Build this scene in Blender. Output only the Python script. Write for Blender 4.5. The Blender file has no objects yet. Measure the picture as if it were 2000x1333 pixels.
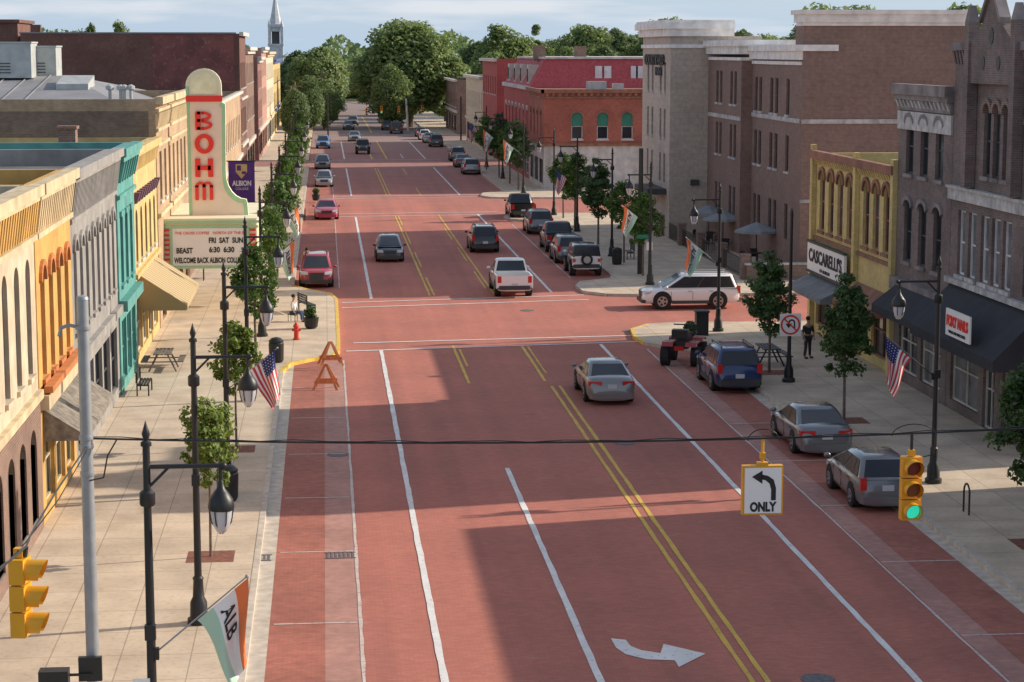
import bpy, math, random
import numpy as np
from mathutils import Vector, Matrix
R=math.radians
random.seed(7)
SC=bpy.context.scene; COL=SC.collection
FP=4000.; HC=13.; PSI=math.atan(.0911); TH=math.atan(566.5/4000)
sp,cp,st_,ct=math.sin(PSI),math.cos(PSI),math.sin(TH),math.cos(TH)
vF=Vector((sp*ct,cp*ct,-st_)); vR=Vector((cp,-sp,0)); vU=Vector((sp*st_,cp*st_,ct))
CAM=Vector((0,0,HC))
def ray(px,py): return vF*FP+vR*(px-1000)-vU*(py-666.5)
def gz(px,py,z=0.):
    d=ray(px,py); return CAM+d*((z-HC)/d.z)
def on_x(px,py,X):
    d=ray(px,py); return CAM+d*(X/d.x)
def on_y(px,py,Y):
    d=ray(px,py); return CAM+d*(Y/d.y)
cam=bpy.data.cameras.new('camera'); camo=bpy.data.objects.new('camera',cam); COL.objects.link(camo)
M=Matrix((vR,vU,-vF)).transposed().to_4x4(); M.translation=CAM; camo.matrix_world=M
cam.sensor_width=36; cam.lens=72; cam.clip_end=6000; cam.clip_start=.5; SC.camera=camo
# ---------------- materials
MATS={}
def nmat(name):
    m=bpy.data.materials.new(name); m.use_nodes=True; nt=m.node_tree
    b=nt.nodes['Principled BSDF']; return m,nt,b
def noise(nt,scale,detail=4,vec=None,mapscale=None):
    g=nt.nodes.new('ShaderNodeNewGeometry'); n=nt.nodes.new('ShaderNodeTexNoise'); n.inputs['Scale'].default_value=scale; n.inputs['Detail'].default_value=detail
    src=g.outputs['Position'] if vec is None else vec
    if mapscale:
        mp=nt.nodes.new('ShaderNodeMapping'); mp.inputs['Scale'].default_value=mapscale; nt.links.new(src,mp.inputs['Vector']); src=mp.outputs[0]
    nt.links.new(src,n.inputs['Vector']); return n.outputs['Fac']
def ramp(nt,fac,a,b,ca=(0,0,0,1),cb=(1,1,1,1)):
    r=nt.nodes.new('ShaderNodeValToRGB'); r.color_ramp.elements[0].position=a; r.color_ramp.elements[1].position=b
    r.color_ramp.elements[0].color=ca; r.color_ramp.elements[1].color=cb; nt.links.new(fac,r.inputs[0]); return r.outputs[0]
def mixc(nt,fac,a,b,mode='MIX'):
    x=nt.nodes.new('ShaderNodeMixRGB'); x.blend_type=mode
    for i,v in ((0,fac),(1,a),(2,b)):
        if hasattr(v,'is_output'): nt.links.new(v,x.inputs[i])
        elif i==0: x.inputs[0].default_value=v
        else: x.inputs[i].default_value=(*v[:3],1)
    return x.outputs[0]
def mat(name,c,rough=.75,metal=0,var=.18,scale=1.5,coat=0,emit=0,stain=0.):
    if name in MATS: return MATS[name]
    m,nt,b=nmat(name)
    if var:
        f=noise(nt,scale); r=ramp(nt,f,.3,.7)
        col=mixc(nt,r,[x*(1-var) for x in c],[min(1,x*(1+var)) for x in c])
        if stain:
            f2=noise(nt,1.0,6,None,(.9,.9,.18)); r2=ramp(nt,f2,.45,.75)
            k=mixc(nt,r2,(1,1,1),(1-stain,)*3); col=mixc(nt,1.,col,k,'MULTIPLY')
        nt.links.new(col,b.inputs['Base Color'])
    else: b.inputs['Base Color'].default_value=(*c,1)
    b.inputs['Roughness'].default_value=rough; b.inputs['Metallic'].default_value=metal
    if coat: b.inputs['Coat Weight'].default_value=coat; b.inputs['Coat Roughness'].default_value=.05
    if emit: b.inputs['Emission Color'].default_value=(*c,1); b.inputs['Emission Strength'].default_value=emit
    MATS[name]=m; return m
def brick(name,c,c2=None,mortar=(.3,.27,.24),bw=.22,bh=.075,stain=.3,horizontal=False,offset=.5,ms=.012,rough=.85):
    if name in MATS: return MATS[name]
    m,nt,b=nmat(name); c2=c2 or [x*.68 for x in c]
    g=nt.nodes.new('ShaderNodeNewGeometry'); s=nt.nodes.new('ShaderNodeSeparateXYZ'); nt.links.new(g.outputs['Position'],s.inputs[0])
    cb=nt.nodes.new('ShaderNodeCombineXYZ')
    if horizontal: nt.links.new(s.outputs[0],cb.inputs[0]); nt.links.new(s.outputs[1],cb.inputs[1])
    else:
        a=nt.nodes.new('ShaderNodeMath'); a.operation='ADD'; nt.links.new(s.outputs[0],a.inputs[0]); nt.links.new(s.outputs[1],a.inputs[1])
        nt.links.new(a.outputs[0],cb.inputs[0]); nt.links.new(s.outputs[2],cb.inputs[1])
    t=nt.nodes.new('ShaderNodeTexBrick'); nt.links.new(cb.outputs[0],t.inputs['Vector'])
    t.inputs['Scale'].default_value=1; t.inputs['Brick Width'].default_value=bw; t.inputs['Row Height'].default_value=bh; t.inputs['Mortar Size'].default_value=ms
    t.inputs['Mortar Smooth'].default_value=.3; t.inputs['Bias'].default_value=0; t.offset=offset
    t.inputs['Color1'].default_value=(*c,1); t.inputs['Color2'].default_value=(*c2,1); t.inputs['Mortar'].default_value=(*mortar,1)
    f=noise(nt,.45,7); r=ramp(nt,f,.35,.72,(1,1,1,1),(1-stain,1-stain,1-stain,1)); col=mixc(nt,1.,t.outputs[0],r,'MULTIPLY')
    f=noise(nt,3.5,4); r=ramp(nt,f,.3,.7,(.86,.86,.86,1),(1.12,1.12,1.12,1)); col=mixc(nt,1.,col,r,'MULTIPLY')
    nt.links.new(col,b.inputs['Base Color']); b.inputs['Roughness'].default_value=rough
    MATS[name]=m; return m
def roadmat():
    m,nt,b=nmat('brick_paving')
    g=nt.nodes.new('ShaderNodeNewGeometry'); t=nt.nodes.new('ShaderNodeTexBrick'); nt.links.new(g.outputs['Position'],t.inputs['Vector'])
    t.inputs['Scale'].default_value=1; t.inputs['Brick Width'].default_value=.21; t.inputs['Row Height'].default_value=.105; t.inputs['Mortar Size'].default_value=.006; t.inputs['Bias'].default_value=0
    t.inputs['Color1'].default_value=(.54,.188,.132,1); t.inputs['Color2'].default_value=(.46,.155,.112,1); t.inputs['Mortar'].default_value=(.39,.15,.115,1)
    f=noise(nt,.22,6); col=mixc(nt,1.,t.outputs[0],ramp(nt,f,.3,.75,(1.09,1.08,1.08,1),(.84,.86,.89,1)),'MULTIPLY')
    f=noise(nt,1.,5,None,(.9,.02,1)); col=mixc(nt,1.,col,ramp(nt,f,.35,.7,(1.04,1.04,1.04,1),(.83,.85,.88,1)),'MULTIPLY')
    f=noise(nt,2.,6); col=mixc(nt,ramp(nt,f,.60,.85,(0,0,0,1),(.3,.3,.3,1)),col,(.55,.35,.29))
    f=noise(nt,.9,3); col=mixc(nt,ramp(nt,f,.66,.74,(0,0,0,1),(.28,.28,.28,1)),col,(.24,.10,.08))
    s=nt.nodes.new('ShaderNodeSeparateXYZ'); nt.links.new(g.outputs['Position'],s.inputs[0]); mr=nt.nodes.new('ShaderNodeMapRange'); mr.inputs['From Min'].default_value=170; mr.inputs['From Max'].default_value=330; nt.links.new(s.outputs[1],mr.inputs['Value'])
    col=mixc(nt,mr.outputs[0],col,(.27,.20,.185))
    nt.links.new(col,b.inputs['Base Color']); b.inputs['Roughness'].default_value=.9
    return m
def paintmat(name,c,wear=.5):
    m,nt,b=nmat(name); f=noise(nt,9,5); col=mixc(nt,ramp(nt,f,wear+.06,wear+.2,(0,0,0,1),(.85,.85,.85,1)),c,(.45,.21,.16))
    f=noise(nt,1.2,3); col=mixc(nt,1.,col,ramp(nt,f,.3,.7,(1,1,1,1),(.78,.77,.76,1)),'MULTIPLY')
    nt.links.new(col,b.inputs['Base Color']); b.inputs['Roughness'].default_value=.7; return m
def walkmat(name,c,w=1.5):
    m,nt,b=nmat(name)
    g=nt.nodes.new('ShaderNodeNewGeometry'); t=nt.nodes.new('ShaderNodeTexBrick'); nt.links.new(g.outputs['Position'],t.inputs['Vector']); t.offset=0
    t.inputs['Scale'].default_value=1; t.inputs['Brick Width'].default_value=w; t.inputs['Row Height'].default_value=w*1.2; t.inputs['Mortar Size'].default_value=.016; t.inputs['Bias'].default_value=0
    t.inputs['Color1'].default_value=(*c,1); t.inputs['Color2'].default_value=(*[x*.9 for x in c],1); t.inputs['Mortar'].default_value=(*[x*.6 for x in c],1)
    f=noise(nt,.8,7); col=mixc(nt,1.,t.outputs[0],ramp(nt,f,.35,.75,(1.06,1.06,1.06,1),(.76,.75,.74,1)),'MULTIPLY')
    f=noise(nt,7,4); col=mixc(nt,1.,col,ramp(nt,f,.5,.75,(1,1,1,1),(.83,.82,.80,1)),'MULTIPLY')
    nt.links.new(col,b.inputs['Base Color']); b.inputs['Roughness'].default_value=.88; return m
def leafmat(name,c1,c2,tl=.4):
    m,nt,b=nmat(name); g=nt.nodes.new('ShaderNodeNewGeometry')
    col=mixc(nt,g.outputs['Random Per Island'],c1,c2)
    f=noise(nt,.6,3); col=mixc(nt,1.,col,ramp(nt,f,.3,.7,(.75,.78,.75,1),(1.25,1.2,1.1,1)),'MULTIPLY')
    nt.links.new(col,b.inputs['Base Color']); b.inputs['Roughness'].default_value=.55
    tr=nt.nodes.new('ShaderNodeBsdfTranslucent'); nt.links.new(col,tr.inputs[0]); mx=nt.nodes.new('ShaderNodeMixShader'); mx.inputs[0].default_value=tl
    nt.links.new(b.outputs[0],mx.inputs[1]); nt.links.new(tr.outputs[0],mx.inputs[2]); nt.links.new(mx.outputs[0],nt.nodes['Material Output'].inputs[0]); return m
ROAD=roadmat(); WHITE=paintmat('worn_white_paint',(.86,.85,.83),.54); YEL=paintmat('worn_yellow_paint',(.80,.52,.08),.53)
THIN=paintmat('faded_white_paint',(.70,.60,.55),.48)
WALK=walkmat('tan_concrete',(.68,.555,.42)); CURB=mat('curb_concrete',(.56,.49,.41),.9,var=.2,scale=3)
STRIP=brick('pale_paving',(.55,.28,.225),(.49,.24,.195),(.46,.27,.23),.21,.105,.25,True)
BAY=brick('parking_paving',(.52,.175,.12),(.44,.145,.10),(.36,.15,.115),.21,.105,.3,True)
GROUND=mat('ground_grass',(.12,.15,.06),.95,var=.3,scale=.1)
LOT=mat('asphalt_lot',(.16,.15,.145),.9,var=.2,scale=.6)
BLACK=mat('black_metal',(.018,.02,.022),.45,var=.2)
STEEL=mat('galvanised_steel',(.33,.35,.37),.5,.3,var=.1,scale=4)
GLASS=mat('dark_glass',(.03,.035,.045),.08,var=.3,scale=.7)
GLASSL=mat('curtained_glass',(.16,.165,.17),.15,var=.5,scale=1.2)
ROOFD=mat('dark_roof_membrane',(.13,.13,.135),.9,var=.3,scale=.5)
ROOFG=mat('grey_metal_roof',(.25,.25,.26),.7,var=.2,scale=.5)
RUBBER=mat('tyre_rubber',(.02,.02,.02),.8,var=0); ALLOY=mat('alloy',(.45,.46,.48),.3,.8,var=0)
TAIL=mat('red_lens',(.62,.02,.015),.2,var=0,coat=.5); HEAD=mat('clear_lens',(.6,.62,.65),.1,var=0,coat=.5); PLATE=mat('plate_white',(.6,.62,.66),.5,var=0)
CREAM=mat('cream_paint',(.62,.50,.31),.7,stain=.25); OFFW=mat('off_white_paint',(.62,.58,.51),.7,stain=.2); SASH=mat('white_sash',(.68,.68,.68),.6)
BARK=mat('bark',(.17,.135,.105),.9,var=.3,scale=6); MULCH=mat('brown_mulch',(.24,.095,.065),.95,var=.35,scale=8)
LEAF=leafmat('street_leaves',(.055,.125,.026),(.16,.26,.06)); LEAF2=leafmat('dark_leaves',(.045,.10,.035),(.12,.20,.065)); LEAF3=leafmat('far_leaves',(.15,.22,.08),(.30,.38,.14),.5); LEAF4=leafmat('far_dark_leaves',(.11,.175,.075),(.22,.30,.12),.5); LEAFY=leafmat('light_leaves',(.09,.16,.024),(.26,.34,.07))  # far leaf colours are lightened to stand in for distant haze
# ---------------- mesh builder
def wloc(o):
    v=Vector((0,0,0))
    while o: v=v+o.location; o=o.parent
    return v
class MB:
    def __init__(s): s.v=[]; s.f=[]; s.mi=[]; s.m=0
    def add(s,vs,fs):
        k=len(s.v); s.v+= [tuple(v) for v in vs]; s.f+=[tuple(i+k for i in f) for f in fs]; s.mi+=[s.m]*len(fs); return s
    def quad(s,a,b,c,d): return s.add([a,b,c,d],[(0,1,2,3)])
    def poly(s,p): return s.add(p,[tuple(range(len(p)))])
    def hexa(s,p): return s.add(p,[(0,3,2,1),(4,5,6,7),(0,1,5,4),(1,2,6,5),(2,3,7,6),(3,0,4,7)])
    def box(s,x0,x1,y0,y1,z0,z1): return s.hexa([(x0,y0,z0),(x1,y0,z0),(x1,y1,z0),(x0,y1,z0),(x0,y0,z1),(x1,y0,z1),(x1,y1,z1),(x0,y1,z1)])
    def extr(s,p,vec):
        n=len(p); p=[Vector(a) for a in p]; vec=Vector(vec)
        return s.add(p+[a+vec for a in p],[tuple(range(n)),tuple(range(2*n-1,n-1,-1))]+[(i,i+n,(i+1)%n+n,(i+1)%n) for i in range(n)])
    def tube(s,p,q,r,r2=None,n=8,cap=True):
        p=Vector(p); q=Vector(q); r2=r if r2 is None else r2; d=(q-p); 
        if d.length<1e-6: return s
        d.normalize(); a=d.orthogonal().normalized(); b=d.cross(a); vs=[]
        for c,rr in ((p,r),(q,r2)):
            for i in range(n):
                t=2*math.pi*i/n; vs.append(c+a*(rr*math.cos(t))+b*(rr*math.sin(t)))
        fs=[(i,(i+1)%n,(i+1)%n+n,i+n) for i in range(n)]
        if cap: fs+=[tuple(range(n-1,-1,-1)),tuple(range(n,2*n))]
        return s.add(vs,fs)
    def path(s,pts,r,n=6):
        for a,b in zip(pts[:-1],pts[1:]): s.tube(a,b,r,n=n)
        return s
    def lathe(s,c,prof,n=12,ax=None):
        c=Vector(c); vs=[]; k=len(prof)
        for r,z in prof:
            for i in range(n):
                t=2*math.pi*i/n; v=Vector((max(r,1e-4)*math.cos(t),max(r,1e-4)*math.sin(t),z))
                if ax: v=ax@v
                vs.append(c+v)
        fs=[(j*n+i,j*n+(i+1)%n,(j+1)*n+(i+1)%n,(j+1)*n+i) for j in range(k-1) for i in range(n)]
        fs+=[tuple(range(n-1,-1,-1)),tuple(range((k-1)*n,k*n))]
        return s.add(vs,fs)
    def ball(s,c,rx,ry=None,rz=None,n=10):
        ry=ry or rx; rz=rz or rx; k=len(s.v)
        s.lathe((0,0,0),[(math.sin(math.pi*i/7),-math.cos(math.pi*i/7)) for i in range(8)],n)
        for i in range(k,len(s.v)): v=s.v[i]; s.v[i]=(c[0]+v[0]*rx,c[1]+v[1]*ry,c[2]+v[2]*rz)
        return s
    def mesh(s,me_,f=None):
        vs=[v.co.copy() for v in me_.vertices]
        if f: vs=[f(v) for v in vs]
        return s.add(vs,[tuple(p.vertices) for p in me_.polygons])
    def build(s,name,mats,parent=None,smooth=False,world=True):
        off=wloc(parent) if (parent and world) else Vector((0,0,0))
        me=bpy.data.meshes.new(name); me.from_pydata([(v[0]-off.x,v[1]-off.y,v[2]-off.z) for v in s.v],[],s.f)
        if not isinstance(mats,(list,tuple)): mats=[mats]
        for m in mats: me.materials.append(m)
        me.polygons.foreach_set('material_index',s.mi)
        if smooth:
            me.polygons.foreach_set('use_smooth',[True]*len(s.f))
            try: me.set_sharp_from_angle(angle=R(42))
            except Exception: pass
        me.update(); o=bpy.data.objects.new(name,me); COL.objects.link(o)
        if parent: o.parent=parent
        return o
def tag(o,label,cat,group=None):
    o['label']=label; o['category']=cat
    if group: o['group']=group
    return o
def thing(name,label,cat,loc=(0,0,0),rz=0,group=None):
    o=bpy.data.objects.new(name,None); COL.objects.link(o); o.location=loc; o.rotation_euler=(0,0,rz); o.empty_display_size=.3
    return tag(o,label,cat,group)
def struct(name,mb,m): o=mb.build(name,m); o['kind']='structure'; return o
def dup(root,loc,rz=0,label=None,group=None,scale=None):
    r=root.copy(); COL.objects.link(r); r.location=loc; r.rotation_euler=(0,0,rz)
    if scale: r.scale=scale
    if label: r['label']=label
    if group: r['group']=group
    for ch in list(root.children):
        c=ch.copy(); COL.objects.link(c); c.parent=r
        for g in list(ch.children): d=g.copy(); COL.objects.link(d); d.parent=c
    return r
_tc={}
def text_mesh(body,size=1,ext=.01,off=0.,sx=1.):
    k=(body,size,ext,off)
    if k in _tc: return _tc[k]
    cu=bpy.data.curves.new('t','FONT'); cu.body=body; cu.size=size; cu.extrude=ext; cu.offset=off; cu.align_x='CENTER'; cu.align_y='CENTER'; cu.resolution_u=3
    o=bpy.data.objects.new('t',cu); COL.objects.link(o); bpy.context.view_layer.update()
    me=bpy.data.meshes.new_from_object(o.evaluated_get(bpy.context.evaluated_depsgraph_get())); bpy.data.objects.remove(o); _tc[k]=me; return me
def text(body,c,size,m,parent,face='-Y',ext=.01,off=0.,name='lettering',sx=1.,label=None,fitw=None):
    me=text_mesh(body,size,ext,off); c=Vector(c)
    if fitw:
        xs=[v.co.x for v in me.vertices]; sx=fitw/(max(xs)-min(xs))
    if face=='-Y': f=lambda v:c+Vector((v.x*sx,-v.z,v.y))
    elif face=='-X': f=lambda v:c+Vector((-v.z,-v.x*sx,v.y))
    else: f=lambda v:c+Vector((v.z,v.x*sx,v.y))
    return MB().mesh(me,f).build(name,m,parent)
# ---------------- facade tools
Z=Vector((0,0,1))
class Fr:
    def __init__(s,o,ud,nd): s.o=Vector(o); s.ud=Vector(ud); s.nd=Vector(nd)
    def pt(s,u,v,d=0): return s.o+s.ud*u+Z*v+s.nd*d
    def box(s,mb,u0,u1,v0,v1,d0,d1):
        return mb.hexa([s.pt(u0,v0,d0),s.pt(u1,v0,d0),s.pt(u1,v0,d1),s.pt(u0,v0,d1),s.pt(u0,v1,d0),s.pt(u1,v1,d0),s.pt(u1,v1,d1),s.pt(u0,v1,d1)])
def outline(op,i=0,n=8):
    uc,vb,w,h,a=op[:5]; w2=w/2-i; b=vb+i; top=vb+h-i
    if a<=0: return [(uc-w2,b),(uc+w2,b),(uc+w2,top),(uc-w2,top)]
    a2=max(a-i*.5,.02); spr=top-a2
    return [(uc-w2,b),(uc+w2,b)]+[(uc+w2*math.cos(math.pi*k/n),spr+a2*math.sin(math.pi*k/n)) for k in range(n+1)]
def facade(mb,fr,u0,u1,v0,v1,ops,dep=.22):
    us=sorted({u0,u1,*[round(o[0]-o[2]/2,4) for o in ops],*[round(o[0]+o[2]/2,4) for o in ops]}); vs=sorted({v0,v1,*[round(o[1],4) for o in ops],*[round(o[1]+o[3],4) for o in ops]})
    us=[u for u in us if u0-1e-4<=u<=u1+1e-4]; vs=[v for v in vs if v0-1e-4<=v<=v1+1e-4]
    for i in range(len(us)-1):
        for j in range(len(vs)-1):
            a=(us[i]+us[i+1])/2; b=(vs[j]+vs[j+1])/2
            if any(abs(a-o[0])<o[2]/2 and o[1]<b<o[1]+o[3] for o in ops): continue
            mb.quad(fr.pt(us[i],vs[j]),fr.pt(us[i+1],vs[j]),fr.pt(us[i+1],vs[j+1]),fr.pt(us[i],vs[j+1]))
    for o in ops:
        L=outline(o); n=len(L)
        for k in range(n):
            a,b=L[k],L[(k+1)%n]; mb.quad(fr.pt(*a),fr.pt(*b),fr.pt(*b,-dep),fr.pt(*a,-dep))
        if o[4]>0:
            A=L[2:]; m=len(A)//2
            for k in range(m): mb.add([fr.pt(o[0]+o[2]/2,o[1]+o[3]),fr.pt(*A[k]),fr.pt(*A[k+1])],[(0,1,2)])
            for k in range(m,len(A)-1): mb.add([fr.pt(o[0]-o[2]/2,o[1]+o[3]),fr.pt(*A[k]),fr.pt(*A[k+1])],[(0,1,2)])
def window(root,fr,op,fm,gm=None,sill=None,hood=None,mull=0,rails=1,dep=.2,name='window',fw=.07):
    g=MB(); g.poly([fr.pt(*p,-dep+.02) for p in outline(op)]); w=g.build(name,gm or (GLASS if random.random()<.7 else GLASSL),root)
    f=MB(); A=outline(op); B=outline(op,fw); n=len(A); d=-dep+.09
    for k in range(n):
        a,b,c,e=A[k],A[(k+1)%n],B[(k+1)%n],B[k]; f.quad(fr.pt(*a,d),fr.pt(*b,d),fr.pt(*c,d),fr.pt(*e,d)); f.quad(fr.pt(*e,d),fr.pt(*c,d),fr.pt(*c,-dep+.025),fr.pt(*e,-dep+.025))
    uc,vb,ww,h,a=op[:5]
    for k in range(rails):
        v=vb+(h-a*.3)*(k+1)/(rails+1); fr.box(f,uc-ww/2+fw,uc+ww/2-fw,v-.03,v+.03,-dep+.03,d-.01)
    for k in range(mull):
        u=uc-ww/2+ww*(k+1)/(mull+1); fr.box(f,u-.03,u+.03,vb+fw,vb+h-max(a*.5,fw),-dep+.03,d-.004)
    f.build('frame',fm,w)
    if sill: s=MB(); fr.box(s,uc-ww/2-.08,uc+ww/2+.08,vb-.14,vb-.004,-.05,.09); s.build('sill',sill,w)
    if hood:
        s=MB(); A=outline(op,.0); B=outline(op,-.16)
        if a>0: A=A[2:]; B=B[2:]
        else: A=[(uc-ww/2-.1,vb+h+.003),(uc+ww/2+.1,vb+h+.003)]; B=[(uc-ww/2-.1,vb+h+.2),(uc+ww/2+.1,vb+h+.2)]
        for k in range(len(A)-1):
            s.hexa([fr.pt(*A[k],.0),fr.pt(*A[k+1],.0),fr.pt(*A[k+1],.09),fr.pt(*A[k],.09),fr.pt(*B[k],.0),fr.pt(*B[k+1],.0),fr.pt(*B[k+1],.09),fr.pt(*B[k],.09)])
        s.build('hood',hood,w)
    return w
def rowops(y0,y1,n,w,vb,h,a=0): s=(y1-y0)/n; return [(y0+s*(i+.5),vb,w,h,a) for i in range(n)]
def bands(root,fr,u0,u1,lst,m,name='cornice'):
    lst=sorted(lst); grp=[]
    for l in lst:
        if grp and abs(grp[-1][-1][1]-l[0])<1e-3: grp[-1].append(l)
        else: grp.append([l])
    for gq in grp:
        b=MB()
        for v0,v1,d in gq: fr.box(b,u0,u1,v0,v1,.002,d)
        b.build(name,m,root)
def brackets(root,fr,u0,u1,step,w,v0,v1,d,m,name='bracket_row'):
    b=MB(); n=int((u1-u0)/step)
    for i in range(n):
        u=u0+(i+.5)*(u1-u0)/n
        b.hexa([fr.pt(u-w/2,v0,.004),fr.pt(u+w/2,v0,.004),fr.pt(u+w/2,v0,d*.4),fr.pt(u-w/2,v0,d*.4),fr.pt(u-w/2,v1,.004),fr.pt(u+w/2,v1,.004),fr.pt(u+w/2,v1,d),fr.pt(u-w/2,v1,d)])
    return b.build(name,m,root)
def awning(root,fr,u0,u1,vt,vb,d,m,val=.25,name='awning'):
    b=MB(); P=fr.pt
    b.quad(P(u0,vt,.05),P(u1,vt,.05),P(u1,vb,d),P(u0,vb,d)); b.quad(P(u0,vb,d),P(u1,vb,d),P(u1,vb-val,d),P(u0,vb-val,d))
    for u in (u0,u1): b.poly([P(u,vt,.05),P(u,vb,d),P(u,vb-val,d),P(u,vb-val,.05)])
    return b.build(name,m,root)
XL=-7.8; XR=22.5
def building(name,label,side,y0,y1,h,wall,ops,deep=18,x=None,roof=None,fm=None,par=.6,cat='building',**kw):
    X=(XL if side=='L' else XR) if x is None else x
    sx=1 if side=='L' else -1
    fr=Fr((X,0,0),(0,1,0),(sx,0,0)); root=thing(name,label,cat,(X-sx*deep/2,(y0+y1)/2,0))
    w=MB(); allops=[o for o in ops]; facade(w,fr,y0,y1,.15,h,[o[:5] for o in allops])
    a,b=sorted((X-sx*deep,X-sx*.26)); th=.3
    w.box(a,b,y0+.01,y0+th,0,h); w.box(a,b,y1-th,y1-.01,0,h)
    bx=sorted((X-sx*deep,X-sx*(deep-.3))); w.box(bx[0]-.01,bx[1],y0+.3,y1-.3,0,h)
    w.quad(fr.pt(y0,h),fr.pt(y1,h),fr.pt(y1,h,-.3),fr.pt(y0,h,-.3)); w.quad(fr.pt(y0+.01,h-par,-.3),fr.pt(y1-.01,h-par,-.3),fr.pt(y1-.01,h,-.3),fr.pt(y0+.01,h,-.3))
    for u in (y0,y1): w.quad(fr.pt(u,.1),fr.pt(u,.1,-.27),fr.pt(u,h,-.27),fr.pt(u,h))
    w.build('wall',wall,root)
    r=MB(); r.box(*sorted((X-sx*.3,X-sx*(deep-.3))),y0+.3,y1-.3,h-par-.2,h-par); r.build('roof',roof or ROOFD,root)
    for o in allops:
        k=dict(o[5]) if len(o)>5 else {}
        window(root,fr,o[:5],k.pop('fm',fm or SASH),**k)
    return root,fr
def W(ops,**k): return [o[:5]+(k,) for o in ops]
# ---------------- ground & road
g=MB(); g.quad((-2500,-200,-.05),(2500,-200,-.05),(2500,4500,-.05),(-2500,4500,-.05)); struct('ground',g,GROUND)
g=MB(); g.box(-70,XL-.5,20,460,-.04,-.02); struct('parking_lot',g,LOT); g=MB(); g.box(XR+.5,80,20,460,-.04,-.02); struct('parking_lot',g,LOT)
CX1=(96.0,107.6); CX2=(163,181); CX3=(232,246); CX4=(300,320)
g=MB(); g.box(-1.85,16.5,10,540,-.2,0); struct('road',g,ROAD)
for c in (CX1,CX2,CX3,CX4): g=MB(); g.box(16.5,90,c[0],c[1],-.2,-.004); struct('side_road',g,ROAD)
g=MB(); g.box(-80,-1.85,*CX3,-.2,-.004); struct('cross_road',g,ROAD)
for r_ in ((-1.4,-.13,12,86),(-1.4,.68,112,232),(14.05,16.1,12,87),(14.05,16.1,113,157)): g=MB(); g.box(*r_,-.1,.004); struct('parking_lane',g,BAY)
g=MB(); g.box(-.13,.64,12,86,-.1,.005); struct('paving_strip',g,STRIP); g=MB(); g.box(14.08,14.75,12,86,-.1,.008); struct('paving_strip',g,STRIP)
for r_ in ((-1.85,-1.4,12,86),(16.1,16.5,12,87)): g=MB(); g.box(*r_,-.1,.006); struct('gutter',g,CURB)
def pave(name,pts,z=.14):
    m=MB(); m.extr([(x,y,-.15) for x,y in pts],(0,0,.15+z)); o=struct(name,m,WALK); return o
def kerb(name,pts,m,w=.16,z=.15):
    b=MB()
    for (x0,y0),(x1,y1) in zip(pts[:-1],pts[1:]):
        d=Vector((x1-x0,y1-y0,0)); L=d.length; d.normalize(); n=Vector((-d.y,d.x,0))*w/2; a=Vector((x0,y0,0)); c=Vector((x1,y1,0))
        b.hexa([a-n+Z*-.1,c-n+Z*-.1,c+n+Z*-.1,a+n+Z*-.1,a-n+Z*z,c-n+Z*z,c+n+Z*z,a+n+Z*z])
    return struct(name,b,m)
Lp=[(-1.93,10),(-1.93,83),(-1.6,84.8),(-.6,86.2),(.1,86.6),(.45,88),(.5,92),(.5,107),(.2,109.5),(-1,111.5),(-1.93,113),(-1.93,232)]
pave('pavement_left',[(XL-.4,10)]+Lp+[(XL-.4,232)]); 
kerb('kerb_left',[(-1.86,10),(-1.86,82.5)],CURB); kerb('kerb_left',[(-1.86,113.5),(-1.86,232)],CURB)
YC=mat('yellow_kerb_paint',(.74,.50,.09),.7,var=.2,scale=5)
kerb('kerb_left_yellow',[(-1.9,82.5),(-1.6,84.8),(-.6,86.2),(.1,86.6),(.45,88),(.5,92),(.5,107),(.2,109.5),(-1,111.5),(-1.9,113.5)],YC)
pave('pavement_left_far',[(XL-.4,246),(-1.93,246),(-1.93,460),(XL-.4,460)])
Rp=[(16.55,10),(16.55,85.5),(16,87.5),(14.8,88.6),(14.1,89.6),(13.95,91.5),(14.2,94),(15.2,95.6),(16.5,96),(40,96)]
pave('pavement_right',Rp+[(40,93),(XR+.4,93),(XR+.4,10)])
kerb('kerb_right',Rp[:5],CURB); kerb('kerb_right_yellow',Rp[4:8],YC); kerb('kerb_right',Rp[7:],CURB)
R2=[(60,107.6),(17,107.6),(15,108),(13.9,109.4),(13.8,112),(14.3,114),(16.2,115.5),(16.55,117),(16.55,154),(16,156),(14.4,157.5),(14,160),(14.5,162.4),(16.5,163),(60,163)]
pave('pavement_right_hotel',R2); kerb('kerb_right_hotel',R2,CURB)
R3=[(60,181),(16.5,181),(14.6,181.8),(14,184),(14.4,187),(16.3,189),(16.55,191),(16.55,232),(60,232)]
pave('pavement_right_beyond',R3); kerb('kerb_right_beyond',R3[:-1],CURB)
pave('pavement_right_far',[(16.55,246),(60,246),(60,300),(16.55,300)]); pave('pavement_right_farthest',[(16.55,320),(60,320),(60,460),(16.55,460)])
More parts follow.
